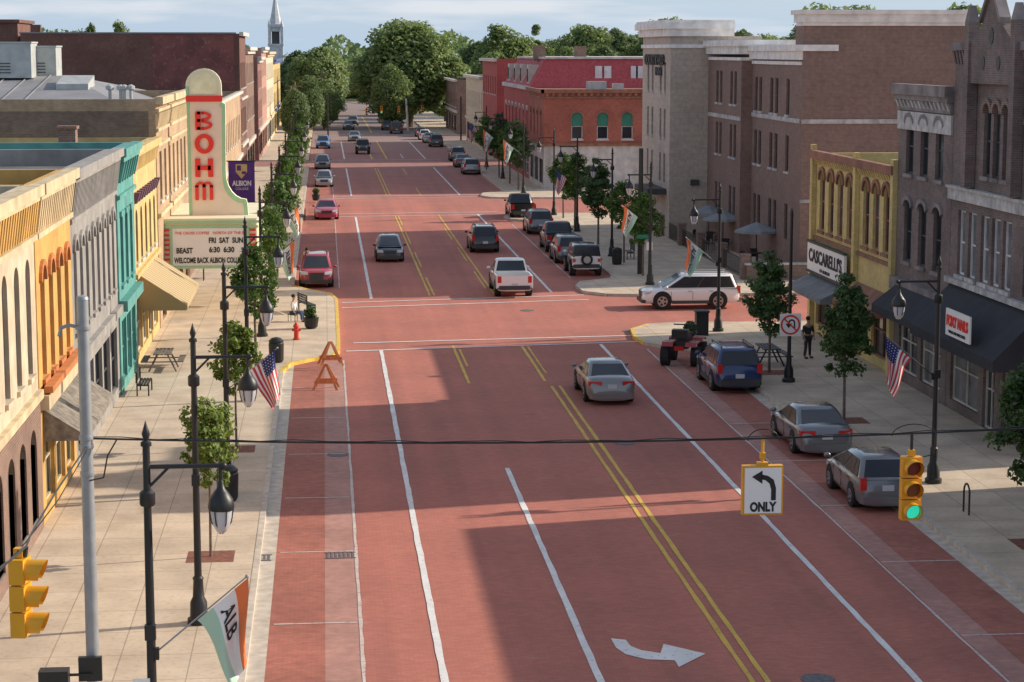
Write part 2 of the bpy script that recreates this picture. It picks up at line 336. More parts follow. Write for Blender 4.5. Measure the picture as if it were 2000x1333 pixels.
# markings
def mark(name,rects,m,z=.0125):
    for x0,x1,y0,y1 in rects:
        b=MB(); n=max(1,int((y1-y0)/.8)) if y1-y0>6 else 1
        rg=random.Random(int(x0*100+y0)); L=[(x0+rg.uniform(-.014,.014),x1+rg.uniform(-.014,.014),y0+(y1-y0)*k/n) for k in range(n+1)]
        for p,q in zip(L[:-1],L[1:]): b.quad((p[0],p[2],z),(p[1],p[2],z),(q[1],q[2],z),(q[0],q[2],z))
        struct(name,b,m)
mark('lane_line_white',[(2.27,2.43,20,89),(2.27,2.43,108,162),(2.27,2.43,186,230),(2.27,2.43,250,298),(12.1,12.25,20,90),(12.1,12.25,110,164),(12.1,12.25,186,231),(12.1,12.25,250,298),(5.5,5.66,20,gz(990,915).y),(9.5,9.6,252,262)],WHITE)
y76=gz(1070,755).y
mark('centre_line_yellow',[(8.66,8.78,20,y76),(8.98,9.1,20,y76),(8.55,8.67,y76+1.2,89.6),(8.82,8.9,y76+3.2,89.6),
  (5.5,5.62,gz(912,750).y,90),(5.75,5.83,84,89),(5.45,5.56,109,163),(5.7,5.8,109,118),(5.7,5.8,124,133),(5.7,5.8,139,148),(5.7,5.8,154,163),(8.95,9.06,109,164),(8.7,8.8,112,121),(8.7,8.8,127,136),(8.7,8.8,142,151),
  (5.5,5.6,187,230),(5.8,5.9,187,230),(8.6,8.7,187,196),(8.6,8.7,218,230),(5.6,5.8,250,298),(7.4,7.6,250,298),(7.4,7.6,330,420)],YEL)
mark('parking_edge_line',[(.64,.72,12,86.2),(13.98,14.05,12,88.3),(14.0,14.08,117,154),(.68,.74,113,230)]+[(-1.3,.6,y-.04,y+.04) for y in (39.5,45.8,52.6,59.2,65.8,72.5,79.2)]+[(14.1,16.1,y-.04,y+.04) for y in (43.5,50.2,56.8,63.3,70,76.7,83.2)],THIN)
def xline(a,b,w=.2,z=.0165):
    A=gz(*a); B=gz(*b); return [(A.x,A.y-w/2,z),(B.x,B.y-w/2,z),(B.x,B.y+w/2,z),(A.x,A.y+w/2,z)]
for l in (((676,687),(1250,668)),((690,671),(1240,656)),((668,592),(1140,577)),((668,602),(1150,586))): b=MB(); b.quad(*xline(*l)); struct('crosswalk_line',b,WHITE)
for y in (162.3,165,182.5,185,231.5,247,299,321): b=MB(); b.quad((.7,y,.0165),(13.9,y+1.2,.0165),(13.9,y+1.45,.0165),(.7,y+.25,.0165)); struct('crosswalk_line',b,WHITE)
arrow=[(1193,1247),(1222,1250),(1232,1262),(1252,1270),(1290,1276),(1296,1258),(1378,1277),(1326,1303),(1318,1290),(1262,1288),(1222,1278),(1203,1265)]
b=MB(); b.poly([gz(x,y,.0125) for x,y in arrow]); struct('turn_arrow_marking',b,WHITE)
IRON=mat('cast_iron',(.14,.13,.13),.7,var=.3,scale=9)
for i,(px,py,lab) in enumerate([(1220,866,'round manhole cover by the double yellow line, beyond the hanging turn sign'),(1597,1327,'round manhole cover nearest the camera, at the bottom of the photo'),(1230,647,'round manhole cover inside the brick junction'),(1030,607,'round manhole cover near the white pickup'),(660,889,'round cover in the pale strip beside the left parking lane')]):
    c=gz(px,py); b=MB(); b.lathe((c.x,c.y,.0),[(.36,0),(.36,.014),(.3,.015),(.29,.011),(.05,.011),(.04,.016)],20); tag(b.build('manhole_cover',IRON),lab,'manhole cover','manhole covers')
for px,py,lab in [(665,1086,'rectangular drain grate in the pale strip by the left parking lane'),(500,1091,'rectangular gutter drain grate against the left kerb')]:
    c=gz(px,py); b=MB()
    for k in range(7): b.box(c.x-.36+k*.11,c.x-.30+k*.11,c.y-.28,c.y+.28,.004,.02)
    b.box(c.x-.4,c.x+.4,c.y-.32,c.y-.27,.004,.022); b.box(c.x-.4,c.x+.4,c.y+.27,c.y+.32,.004,.022); tag(b.build('drain_grate',IRON),lab,'drain')
# ---------------- LEFT BUILDINGS
yA,yB,yC,yD,yE,yF,yG=55.6,63.3,77.3,84.1,96.2,117.7,194.
STONE=mat('cream_stucco',(.60,.49,.35),.85,stain=.2); GOLD=mat('golden_paint',(.60,.35,.10),.8,stain=.2); GREY=mat('grey_painted_brick',(.32,.30,.28),.85,stain=.25)
TEAL=mat('teal_paint',(.11,.33,.30),.7,stain=.2); YELB=mat('yellow_paint',(.62,.45,.19),.8,stain=.2); ORNG=mat('orange_trim',(.52,.19,.06),.7); BUFF=brick('buff_brick',(.56,.37,.22),(.47,.30,.17),(.47,.37,.27))
BRN=brick('brown_brick',(.30,.145,.095)); DKR=brick('dark_red_brick',(.24,.10,.072),(.18,.075,.056),(.19,.12,.10),stain=.4); RED=brick('red_brick',(.38,.13,.09)); OLDB=brick('old_brown_brick',(.31,.20,.135),(.22,.145,.10),(.28,.22,.17),stain=.4)
fm_d=mat('dark_frame',(.06,.06,.06),.6); 
def store(y0,y1,n,vb=.55,h=2.3,w=None): s=(y1-y0)/n; return rowops(y0,y1,n,w or s*.84,vb,h)
ops=W(rowops(37.5,yA-.3,9,.85,4.5,3.1,.42),gm=GLASS,sill=STONE,fm=fm_d)+W(rowops(37.5,yA-.6,9,1.15,.6,2.5,.5),gm=GLASS,fm=fm_d,mull=1)
rA,fA=building('corner_building','cream stuccoed building with narrow arched upper windows at the left edge','L',36,yA,9.45,STONE,ops,roof=ROOFG)
b=MB(); ops2=rowops(37.5,yA-.6,9,1.15,.6,2.5,.5); facade(b,Fr((XL+.05,0,0),(0,1,0),(1,0,0)),36,yA-.05,.15,3.7,ops2,.26); b.build('brick_ground_floor',BRN,rA)
bands(rA,fA,36,yA-.03,[(9.2,9.5,.35),(9.05,9.2,.22),(8.0,8.15,.12),(3.72,3.95,.15)],CREAM); brackets(rA,fA,36,yA,.42,.2,8.18,9.04,.2,GOLD,'corbel_table')
ops=W(rowops(yA+.3,yB-.3,4,.9,4.1,3.1,.45),gm=GLASSL,sill=ORNG,hood=ORNG,fm=ORNG)+W(store(yA+.5,yB-.4,3),mull=1,fm=CREAM)
rB,fB=building('shop_building','golden yellow shop with orange-trimmed arched windows and slate awning','L',yA,yB,9.45,GOLD,ops,x=XL+.03)
bands(rB,fB,yA+.03,yB-.03,[(9.2,9.5,.35),(9.05,9.2,.22),(8.0,8.15,.12),(3.35,3.75,.25)],CREAM); brackets(rB,fB,yA,yB,.42,.2,8.18,9.04,.2,CREAM,'corbel_table')
b=MB(); fB.box(b,yA+.2,yB-.2,3.8,3.98,.1,.34); b.build('ledge',ORNG,rB)
SLATE=mat('weathered_slate_awning',(.25,.22,.18),.9,var=.4,scale=5,stain=.4); awning(rB,fB,yA+.4,yB-.3,3.3,2.55,1.2,SLATE,.12)
ops=W(rowops(yB+.4,yC-.4,8,.8,4.3,2.9,.4),gm=mat('grey_blinds',(.22,.21,.20),.6),sill=GREY,hood=GREY,fm=GREY)+W(store(yB+.5,yC-.5,5),mull=1,fm=fm_d)
rC,fC=building('shop_building','grey painted shop with a corbelled brick cornice, between golden and teal fronts','L',yB,yC,9.4,GREY,ops)
bands(rC,fC,yB+.03,yC-.03,[(9.15,9.45,.38),(9.0,9.15,.25),(7.75,7.9,.1),(3.3,3.6,.2)],GREY); brackets(rC,fC,yB,yC,.36,.17,7.95,8.98,.24,GREY,'corbel_table')
ops=W(rowops(yC+.5,yD-.5,3,1.1,4.2,2.6),fm=TEAL,sill=TEAL,hood=TEAL)+W(store(yC+.5,yD-.4,3),fm=TEAL,mull=1)
rD,fD=building('shop_building','narrow teal painted shop front with a bracketed cornice','L',yC,yD,9.35,TEAL,ops,x=XL+.06)
bands(rD,fD,yC+.02,yD-.02,[(9.1,9.4,.4),(8.9,9.1,.3),(7.5,7.65,.12),(3.3,3.7,.3)],TEAL); brackets(rD,fD,yC,yD,.9,.2,8.1,8.88,.3,TEAL)
PURP=mat('plum_trim',(.10,.05,.10),.6)
ops=W(rowops(yD+.5,yE-.5,5,.95,4.3,2.2,.3),fm=PURP,sill=OFFW)+W(store(yD+.6,yE-.6,4),fm=OFFW,mull=1)
rE,fE=building('shop_building','pale yellow shop with plum window trim and broad striped tan awning','L',yD,yE,9.05,YELB,ops)
bands(rE,fE,yD+.02,yE-.02,[(8.85,9.1,.3),(8.7,8.85,.18),(3.75,3.95,.15)],YELB); brackets(rE,fE,yD+.4,yE-.4,1.15,.55,6.8,7.25,.25,PURP,'plum_bracket_row'); brackets(rE,fE,yD,yE,.4,.18,8.1,8.68,.15,YELB,'corbel_table')
m,nt,bs=nmat('striped_awning_cloth'); g_=nt.nodes.new('ShaderNodeNewGeometry'); wv=nt.nodes.new('ShaderNodeTexWave'); wv.bands_direction='Y'; wv.inputs['Scale'].default_value=.55; nt.links.new(g_.outputs['Position'],wv.inputs[0])
nt.links.new(mixc(nt,ramp(nt,wv.outputs['Fac'],.45,.55),(.54,.43,.26),(.38,.27,.13)),bs.inputs['Base Color']); bs.inputs['Roughness'].default_value=.9
awning(rE,fE,yD+1.2,yE-2.6,3.85,2.55,2.0,m,.22)
ops=W(rowops(yE+.8,yF-.8,7,1.3,6.0,2.3),fm=OFFW,sill=OFFW)+W(rowops(yE+.6,yF-.6,5,2.4,.3,2.1),fm=fm_d,mull=1)
rF,fF=building('theatre','buff brick theatre with banded cream cornice behind the upright red-lettered sign','L',yE,yF,10.8,BUFF,ops,deep=24,x=XL+.04)
bands(rF,fF,yE+.02,yF-.02,[(10.55,10.9,.35),(10.2,10.35,.15),(9.3,9.45,.12),(8.6,8.75,.12),(5.3,5.5,.15)],CREAM); brackets(rF,fF,yE,yF,.5,.24,9.5,10.15,.18,CREAM,'corbel_table')
b=MB(); b.box(-32,XL-.3,yE-.003,yE+.3,.0,10.25); b.build('brick_side_wall',OLDB,rF)
rt=thing('auditorium_building','low gabled metal-roofed hall behind the theatre front','building',(-22,112,0)); b=MB(); b.box(-42,-9.5,99.5,128,0,10.35); b.build('wall',OLDB,rt)
b=MB(); b.extr([(-42.5,99,10.3),(-42.5,112,11.7),(-42.5,128.5,10.3)],(29,0,0)); b.hexa([(-13.5,99,10.3),(-9.3,99,10.3),(-9.3,128.5,10.3),(-13.5,128.5,10.3),(-13.5,111.9,11.68),(-13.45,111.9,11.68),(-13.45,112.1,11.68),(-13.5,112.1,11.68)])
for k in range(26): b.tube((-42+k*1.1,99,10.34),(-42+k*1.1,112,11.74),.035,n=4)
b.build('roof',ROOFG,rt)
GALV=mat('hvac_grey',(.45,.47,.46),.6,.2,var=.15,scale=2)
for px0,px1,y,z0,z1,lab in [(-15,66,111,11.6,13.4,'larger grey rooftop air handler at the left edge of the photo'),(72,114,113,11.6,13.2,'smaller grey rooftop air handler with louvres, second from the left edge')]:
    x0=on_y(px0,120,y).x; x1=on_y(px1,120,y).x; r_=thing('rooftop_air_handler',lab,'air handler',((x0+x1)/2,y,z0),group='rooftop air handlers'); b=MB(); b.box(x0,x1,y-1,y+1.4,z0,z1); b.build('cabinet',GALV,r_)
    b=MB()
    for k in range(4): b.box(x0+.15,(x0+x1)/2,y-1.04,y-1.004,z0+.25+k*.16,z0+.30+k*.16)
    b.build('louvre',fm_d,r_); b=MB(); b.box(x0-.05,x1+.05,y-1.06,y+1.46,z1+.003,z1+.08); b.build('lid',GALV,r_)
b=MB(); c=on_y(150,170,108); b.hexa([(c.x-.8,106,11),(c.x+.8,106,11),(c.x+.8,109,11.2),(c.x-.8,109,11.2),(c.x-.8,106,11.35),(c.x+.8,106,11.35),(c.x+.8,109,11.75),(c.x-.8,109,11.75)]); tag(b.build('skylight',GALV),'long low skylight hood on the grey metal roof','skylight')
for i,px in enumerate((215,236,243,256)):
    c=on_y(px,195,102); b=MB(); b.tube((c.x,102,10.3),(c.x,102,11.1),.08); b.lathe((c.x,102,11.1),[(.1,0),(.2,.05),(.2,.2),(.06,.28)],10); tag(b.build('vent_pipe',GALV),f'{("first","second","third","fourth")[i]} vent pipe from the left on the theatre roof','vent pipe','roof vent pipes')
b=MB(); c=on_y(133,270,88); b.box(c.x-.35,c.x+.35,87.6,88.4,8.4,9.75); b.box(c.x-.42,c.x+.42,87.53,88.47,9.75,9.88); tag(b.build('chimney_stack',BRN),'squat brick chimney on the flat roof of the yellow shop','chimney')
ops=W(rowops(yF+1,yF+34,12,1.1,5.2,2.2,.2),fm=OFFW,sill=OFFW)+W(store(yF+1,yF+34,8,),fm=fm_d,mull=1)
rG,fG=building('shop_building','red brick shop terrace just beyond the theatre','L',yF,yF+35,9.9,RED,ops)
bands(rG,fG,yF+.02,yF+34.9,[(9.7,10,.35),(3.3,3.6,.2),(8.6,8.8,.12)],CREAM)
ops=W(rowops(yF+36,yG-1,12,1.2,5,2.2),fm=OFFW,sill=OFFW)+W(store(yF+36,yG-1,9),fm=fm_d,mull=1)
rG2,fG2=building('shop_building','tan fronted shop terrace before the tall dark brick block','L',yF+35,yG,9.3,BUFF,ops)
bands(rG2,fG2,yF+35.02,yG-.02,[(9.1,9.35,.3),(3.3,3.6,.2)],OFFW)
ops=W(rowops(yG+1,208,5,1.2,9.5,2.4),sill=OFFW)+W(rowops(yG+1,208,5,1.2,5.2,2.4),sill=OFFW)+W(store(yG+1,208,4),fm=fm_d)
rH,fH=building('warehouse_building','tall dark red brick block with a blank side wall and faded painted panel','L',yG,209,14.6,DKR,ops,deep=20)
bands(rH,fH,yG+.02,208.9,[(14.4,14.75,.4),(8.4,8.6,.2),(4,4.3,.2)],OFFW)
m,nt,bs=nmat('faded_painted_brick'); f=noise(nt,.7,7); f2=noise(nt,2.5,5); c1=mixc(nt,ramp(nt,f,.4,.62),(.24,.085,.075),(.16,.06,.055)); c1=mixc(nt,ramp(nt,f2,.56,.7,(0,0,0,1),(.6,.6,.6,1)),c1,(.33,.20,.175)); nt.links.new(c1,bs.inputs['Base Color']); bs.inputs['Roughness'].default_value=.9
b=MB(); xa=on_y(297,100,yG).x; b.box(xa,XL-.5,yG-.02,yG+.008,9.4,14.45); b.build('painted_panel',m,rH)
b=MB(); b.box(-27.9,XL-.28,yG-.06,yG+.34,14.603,14.72); b.build('coping',ROOFG,rH)
b=MB(); b.box(-26.9,-26,yG+.3,yG+1.2,14.62,15.4); b.build('chimney',DKR,rH)
b=MB(); b.box(-31.5,-28.3,yG+2,yG+12,0,15.6); b.box(-31.7,-28.1,yG+1.8,yG+12.2,15.6,15.9); tag(b.build('rear_tower',DKR),'brick stair tower at the far left skyline','building')
PINK=mat('pink_stucco',(.46,.25,.20),.85); CRS=mat('cream_stone_far',(.60,.52,.39),.85); BLU=mat('blue_trim',(.10,.14,.30),.6)
farL=[(246,262,12.2,RED,OFFW,'three-storey red brick shop first beyond the far left side street'),(262,283,13.4,PINK,OFFW,'pink stuccoed three-storey shop in the far left row'),(283,322,12.8,CRS,CREAM,'cream stone three-storey shop in the far left row'),(322,372,11.6,YELB,BLU,'pale yellow shop with blue trim at the far end of the left row'),(209,231.5,13.3,BRN,OFFW,'brown brick corner block right after the dark blank wall')]
for y0,y1,h,wm,tr,lab in farL:
    n=max(3,int((y1-y0)/3.4)); ops=W(rowops(y0+.5,y1-.5,n,1.2,h-3.6,2.1,.2),fm=SASH,sill=tr)+W(rowops(y0+.5,y1-.5,n,1.2,h-7.3,2.2,.2),fm=SASH,sill=tr)+W(store(y0+.5,y1-.5,max(2,n//2),h=2.4),fm=fm_d)
    r_,f_=building('shop_building',lab,'L',y0,y1,h,wm,ops); bands(r_,f_,y0+.02,y1-.02,[(h-.25,h+.1,.5),(h-.6,h-.25,.25),(3.4,3.8,.2)],tr)
# ---------------- marquee and upright sign
MQ=thing('theatre_marquee','cream and red theatre marquee over the left pavement with changeable letters','marquee',(-5.5,101,2.4))
NEON=mat('pale_green_trim',(.40,.66,.40),.5,var=.05); REDP=mat('sign_red',(.82,.04,.025),.5,var=.05); SCR=mat('sign_cream',(.88,.82,.58),.5,var=.06); PINKC=mat('sign_pink_cream',(.88,.72,.58),.6,var=.05); WPAN=mat('letter_board_white',(.90,.90,.87),.5,var=.03); INK=mat('letter_black',(.02,.02,.02),.6,var=0)
c=on_y(502,480,99.5); x0,x1=XL+.02,c.x+.3
zt=on_y(420,435,99.5).z; zb=on_y(420,522,99.5).z; 
b=MB(); b.hexa([(x0,99.5,zb),(x1-.3,99.5,zb),(x1-.3,112.5,zb),(x0,112.5,zb),(x0,99.5,zt),(x1-.3,99.5,zt),(x1-.3,112.5,zt),(x0,112.5,zt)]); b.build('box_body',SCR,MQ)
for k,(z,d) in enumerate(((zt-.02,.12),(zb-.06,.12),(zt-.26,.07))): b=MB(); b.box(x0,x1-.3+d,99.5-d,99.496,z,z+.12); b.build('green_neon_trim',NEON,MQ)
for xa_,xb_ in ((x0+.30,x0+.40),(x1-.78,x1-.68)): b=MB(); b.box(xa_,xb_,99.39,99.495,zb+.06,zt-.26); b.build('green_neon_trim',NEON,MQ)
b=MB(); b.box(x0,x1-.3,99.42,99.494,zt+.11,zt+.2); b.build('cream_edge_band',SCR,MQ)
b=MB()
for k in range(8): b.box(x0+.04,x0+.26,99.43,99.494,zb+.1+k*.235,zb+.20+k*.235); b.box(x1-.64,x1-.36,99.43,99.494,zb+.1+k*.235,zb+.20+k*.235)
b.build('red_stripes',REDP,MQ)
bx0,bx1=x0+.41,x1-.79; b=MB(); b.box(bx0,bx1,99.44,99.493,zb+.07,zt-.27); b.build('letter_board',WPAN,MQ)
mx=(bx0+bx1)/2; hb=zt-.27-(zb+.07); ww=bx1-bx0; zq=zb+.07
text('THE CROSS COFFEE   NORTH OF THE B',(mx,99.43,zq+hb*.87),.19,REDP,MQ,fitw=ww*.93,name='red_lettering')
text('FRI  SAT  SUN',(mx+ww*.22,99.43,zq+hb*.67),.36,INK,MQ,fitw=ww*.46,off=.012)
text('BEAST',(mx-ww*.34,99.43,zq+hb*.40),.36,INK,MQ,fitw=ww*.22,off=.012)
text('6:30  6:30',(mx+ww*.16,99.43,zq+hb*.42),.36,INK,MQ,fitw=ww*.34,off=.012)
text('WELCOME BACK ALBION COLLEGE',(mx,99.43,zq+hb*.14),.36,INK,MQ,fitw=ww*.96,off=.012)
YS=104.
def s2(px,py): p=on_y(px,py,YS); return (p.x,p.z)
BS=thing('theatre_sign','tall rounded theatre sign spelling red letters down its cream face','sign',(-6,YS,4.7))
arc=lambda cx,cy,rx,ry,a0,a1,n:[(cx+rx*math.cos(R(a0+(a1-a0)*i/n)),cy-ry*math.sin(R(a0+(a1-a0)*i/n))) for i in range(n+1)]
prof=[(370,428),(364,190)]+arc(397,168,35,34,180,0,12)+[(433,200),(440,204),(441,335)]+arc(481,338,40,52,180,270,6)+[(483,398),(486,428)]
prof2=[(376,424),(370,196)]+arc(397,170,28,28,180,0,12)+[(427,206),(433,212),(434,340)]+arc(474,344,40,53,180,270,6)+[(476,403),(478,424)]
def ex(prof,y0): return [(s2(*p)[0],y0,s2(*p)[1]) for p in prof]
b=MB(); b.extr(ex(prof,YS),(0,.5,0)); b.build('sign_body',SCR,BS)
b=MB(); P1=ex(prof,YS-.03); P2=ex(prof2,YS-.03)
n=len(P1)
for k in range(n):
    if 2<=k<=14: continue
    b.quad(P1[k],P1[(k+1)%n],P2[(k+1)%n],P2[k])
b.build('green_border',NEON,BS)
b=MB(); b.poly([(p[0],YS-.015,p[2]) for p in P2]); b.build('sign_face',PINKC,BS)
b=MB(); q0=s2(363,199); q1=s2(434,187); b.box(q0[0],q1[0],YS-.10,YS-.035,q0[1],q1[1]); b.build('red_band',REDP,BS)
b=MB(); p_=[s2(*p) for p in arc(397,168,27,27,180,0,12)+[(424,184),(370,184)]]; b.poly([(x,YS-.05,z) for x,z in p_]); b.build('yellow_crown_panel',mat('sign_crown_cream',(.88,.80,.52),.5),BS)
def stroke_letter(ch,x,z,w,h):
    b=MB(); t=.29; y0,y1=YS-.12,YS-.05
    def bar(u0,v0,u1,v1,tt=None): 
        tt=(tt or t)
        a=Vector((u0*w,0,v0*h)); c=Vector((u1*w,0,v1*h)); d=(c-a); L=d.length; d.normalize(); n_=Vector((-d.z,0,d.x))*tt*w*.5; 
        P=[a-n_,c-n_,c+n_,a+n_]; b.extr([(x+p.x-w/2,y0,z+p.z-h/2) for p in P],(0,y1-y0,0))
    def ring(cu,cv,ru,rv,a0,a1,n=12,tt=None):
        tt=tt or t
        for i in range(n):
            p=[]
            for q_,aa in ((0,i),(1,i),(1,i+1),(0,i+1)):
                an=R(a0+(a1-a0)*aa/n); ru_=ru-(tt*.98)*(1-q_); rv_=rv-(tt*.75)*(1-q_); p.append((x-w/2+w*(cu+ru_*math.cos(an)),y0,z-h/2+h*(cv+rv_*math.sin(an))))
            b.extr(p,(0,y1-y0,0))
    if ch=='B': bar(.14,0,.14,1); ring(.4,.75,.5,.25,-90,90,tt=.20); ring(.4,.26,.56,.26,-90,90,tt=.20); bar(.1,.92,.45,.92,.17); bar(.1,.51,.45,.51,.17); bar(.1,.08,.45,.08,.17)
    if ch=='O': ring(.5,.5,.54,.54,0,360,20)
    if ch=='H': bar(.14,0,.14,1); bar(.86,0,.86,1); bar(.12,.5,.88,.5,.26)
    if ch=='M': bar(.09,0,.09,.8,.20); bar(.91,0,.91,.8,.20); bar(.5,0,.5,.8,.20); ring(.295,.7,.31,.3,0,180,tt=.19); ring(.705,.7,.31,.3,0,180,tt=.19)
    b.build('letter',REDP,BS)
for ch,py in (('B',236),('O',281),('H',328),('M',373)): x,z=s2(399,py); stroke_letter(ch,x,z,.88,.92)
b=MB(); p=on_y(447,395,147.); q=on_y(497,316,147.)
BN=thing('college_banner','purple banner with a gold shield hanging off the left shop front','banner',(p.x,147,p.z)); b.box(p.x,q.x,146.97,147.,p.z,q.z); b.build('banner_cloth',mat('purple_cloth',(.12,.05,.26),.8),BN)
for z_ in (q.z+.04,p.z-.04): b=MB(); b.tube((XL,147,z_),(q.x+.1,147,z_),.04); b.build('rod',BLACK,BN)
cx=(p.x+q.x)/2; zc=(p.z+q.z)/2; w_=.4; b=MB(); b.extr([(cx-w_,146.94,zc+1.25),(cx+w_,146.94,zc+1.25),(cx+w_,146.94,zc+.7),(cx,146.94,zc+.22),(cx-w_,146.94,zc+.7)],(0,.025,0)); b.build('shield',mat('gold_cloth',(.7,.55,.2),.7),BN)
b=MB(); b.box(cx-.32,cx-.03,146.925,146.938,zc+.8,zc+1.17); b.build('shield_charge',MATS['purple_cloth'],BN); b=MB(); b.box(cx+.03,cx+.32,146.925,146.938,zc+.55,zc+.74); b.build('shield_charge',MATS['purple_cloth'],BN)
text('ALBION',(cx+.02,146.95,zc-.12),.5,WPAN,BN,fitw=1.35,off=.02); text('COLLEGE',(cx+.02,146.95,zc-.5),.25,WPAN,BN,fitw=.9)
# ---------------- RIGHT BUILDINGS
GBR=brick('grey_brown_brick',(.24,.165,.15),(.17,.12,.11),(.24,.21,.2),stain=.4); RSTN=mat('grey_stone',(.25,.215,.21),.85,var=.3,stain=.4); WST=mat('worn_white_trim',(.52,.50,.49),.8,var=.3,scale=3,stain=.4)
YB2=brick('yellow_painted_brick',(.74,.58,.25),(.68,.52,.21),(.58,.45,.2),stain=.25); BRT=mat('brown_trim',(.28,.13,.085),.8,var=.3)
BTRIM=brick('trim_brick',(.28,.16,.125))
r0,f0=building('brick_building','two-storey brick building at the right edge behind the nearest tree','R',24,58.6,8.8,BRN,W(rowops(25,57.5,12,1.1,4.6,2.2),sill=OFFW)+W(store(25,57.5,9),fm=fm_d,mull=1),deep=4)
bands(r0,f0,24,58.5,[(8.6,8.9,.3),(3.4,3.7,.15)],BRT)
y0,y1=62.3,72.1
ops=W([(y,8.75,.72,2.5,.36) for y in (66.3,67.3,68.3)],fm=fm_d,sill=RSTN,hood=BTRIM,rails=1)+W([(y,5.1,.85,2.3,0) for y in (65.9,67.05,68.2,69.6,70.8)],fm=SASH,sill=WST,rails=1,gm=GLASSL)+W([(70.4,8.9,.8,2.1,.4),(63.9,8.9,.8,2.1,.4),(63.8,5.1,.9,2.3,0)],fm=fm_d,hood=BTRIM)+W([(64.4,.5,3.0,2.4,0),(67.3,.15,1.2,2.75,0),(70.0,.5,3.2,2.4,0)],fm=OFFW,mull=1)
r1,f1=building('gabled_building','dark three-storey Victorian brick building with a pointed gable and white sash windows','R',y0,y1,13.3,GBR,ops,x=XR-.02,deep=5)
bands(r1,f1,y0+.02,y1-.02,[(7.75,8.15,.16),(8.15,8.25,.24),(4.75,4.95,.2)],WST,'stone_band'); brackets(r1,f1,y0,y1,.34,.17,12.55,13.0,.16,GBR,'corbel_table'); bands(r1,f1,y0+.02,y1-.02,[(13.02,13.3,.22)],RSTN)
b=MB(); gy=67.3
b.extr([f1.pt(gy-2.3,11.9,.01),f1.pt(gy-2.3,13.2,.01),f1.pt(gy-1.0,13.9,.01),f1.pt(gy,15.1,.01),f1.pt(gy+1.0,13.9,.01),f1.pt(gy+2.3,13.2,.01),f1.pt(gy+2.3,11.9,.01)],f1.nd*.28); b.build('gable',GBR,r1)
for u in (gy-2.4,gy+2.4):
    b=MB(); f1.box(b,u-.24,u+.24,8.3,14.0,.02,.38); b.build('pilaster',GBR,r1)
    b=MB(); b.hexa([f1.pt(u-.24,14.0,.02),f1.pt(u+.24,14.0,.02),f1.pt(u+.24,14.0,.38),f1.pt(u-.24,14.0,.38)]+[f1.pt(u-.1,14.55,.1),f1.pt(u+.1,14.55,.1),f1.pt(u+.1,14.55,.3),f1.pt(u-.1,14.55,.3)]); b.build('pinnacle',RSTN,r1)
for z_,w_,dus in ((13.5,.22,(0,)),(12.6,.18,(-.8,.8))):
    for du in dus: b=MB(); b.extr([f1.pt(gy+du+w_*math.cos(t*math.pi/6),z_+w_*1.3*math.sin(t*math.pi/6),.295) for t in range(12)],f1.nd*.02); b.build('round_vent',fm_d,r1)
for s_ in (-1,1):
    b=MB(); b.hexa([f1.pt(gy,15.1,.02),f1.pt(gy+s_*1.05,13.92,.02),f1.pt(gy+s_*1.05,13.92,.4),f1.pt(gy,15.1,.4),f1.pt(gy,15.3,.02),f1.pt(gy+s_*1.1,14.1,.02),f1.pt(gy+s_*1.1,14.1,.4),f1.pt(gy,15.3,.4)]); b.build('gable_coping',RSTN,r1)
AWB=mat('black_awning_cloth',(.03,.032,.04),.85,var=.2); awning(r1,f1,y0+.2,y1-.3,4.7,3.25,1.5,AWB,.35)
NS=thing('nail_salon_sign','white shop sign with red lettering lying on the black awning','sign',(20.9,66,3.9)); b=MB()
fs=Fr((XR-1.56,0,0),(0,1,0),(-1,0,0)); fs.box(b,64.6,67.2,3.5,4.4,0,.06); b.build('panel',WPAN,NS); text('FOXY NAILS',(XR-1.64,65.9,4.0),.5,REDP,NS,'-X',fitw=2.3,off=.015); text('WALK INS WELCOME',(XR-1.64,65.9,3.65),.14,INK,NS,'-X',fitw=1.8)
y0,y1=72.1,79.1
ops=W(rowops(y0+.6,y1-.6,3,1.0,8.3,2.2,.3),fm=fm_d,sill=RSTN,hood=RSTN)+W(rowops(y0+.6,y1-.6,3,1.0,4.9,2.4,.3),fm=fm_d,sill=RSTN,hood=RSTN)+W(store(y0+.5,y1-.5,2,h=2.5),fm=OFFW,mull=1)
r2,f2=building('brick_building','dark brick building with peeling white cornice between the gabled and yellow ones','R',y0,y1,11.6,GBR,ops,x=XR-.03)
bands(r2,f2,y0+.02,y1-.02,[(11.35,11.75,.35),(11.15,11.35,.25),(10.75,11.1,.12),(3.7,4.2,.25)],RSTN); bands(r2,f2,y0+.02,y1-.02,[(10.0,10.7,.08)],WST,'frieze'); brackets(r2,f2,y0,y1,.5,.16,10.8,11.14,.24,WST)
awning(r2,f2,y0+.1,y1-1,4.1,3.2,1.2,AWB,.3)
y0,y1=79.1,93.0
ops=[]
for a_,b_ in ((79.9,84.6),(85.7,92.3)):
    n=3 if b_-a_<5 else 4; ops+=W(rowops(a_,b_,n,.95,4.9,2.75,.48),fm=BRT,sill=BRT,hood=BRT)
ops+=W(store(y0+.5,y1-.5,4,h=2.2),fm=BRT,mull=1)
r3,f3=building('yellow_brick_building','two-storey yellow brick building with brown arched hoods at the near right corner','R',y0,y1,8.35,YB2,ops,x=XR)
bands(r3,f3,y0+.02,y1-.02,[(8.15,8.5,.3),(4.45,4.6,.12)],BRT); brackets(r3,f3,y0,y1,.38,.16,7.85,8.13,.2,YB2,'corbel_table')
for u in (79.3,85.1,92.8): b=MB(); f3.box(b,u-.2,u+.2,.15,8.75,.01,.22); b.build('pilaster',YB2,r3)
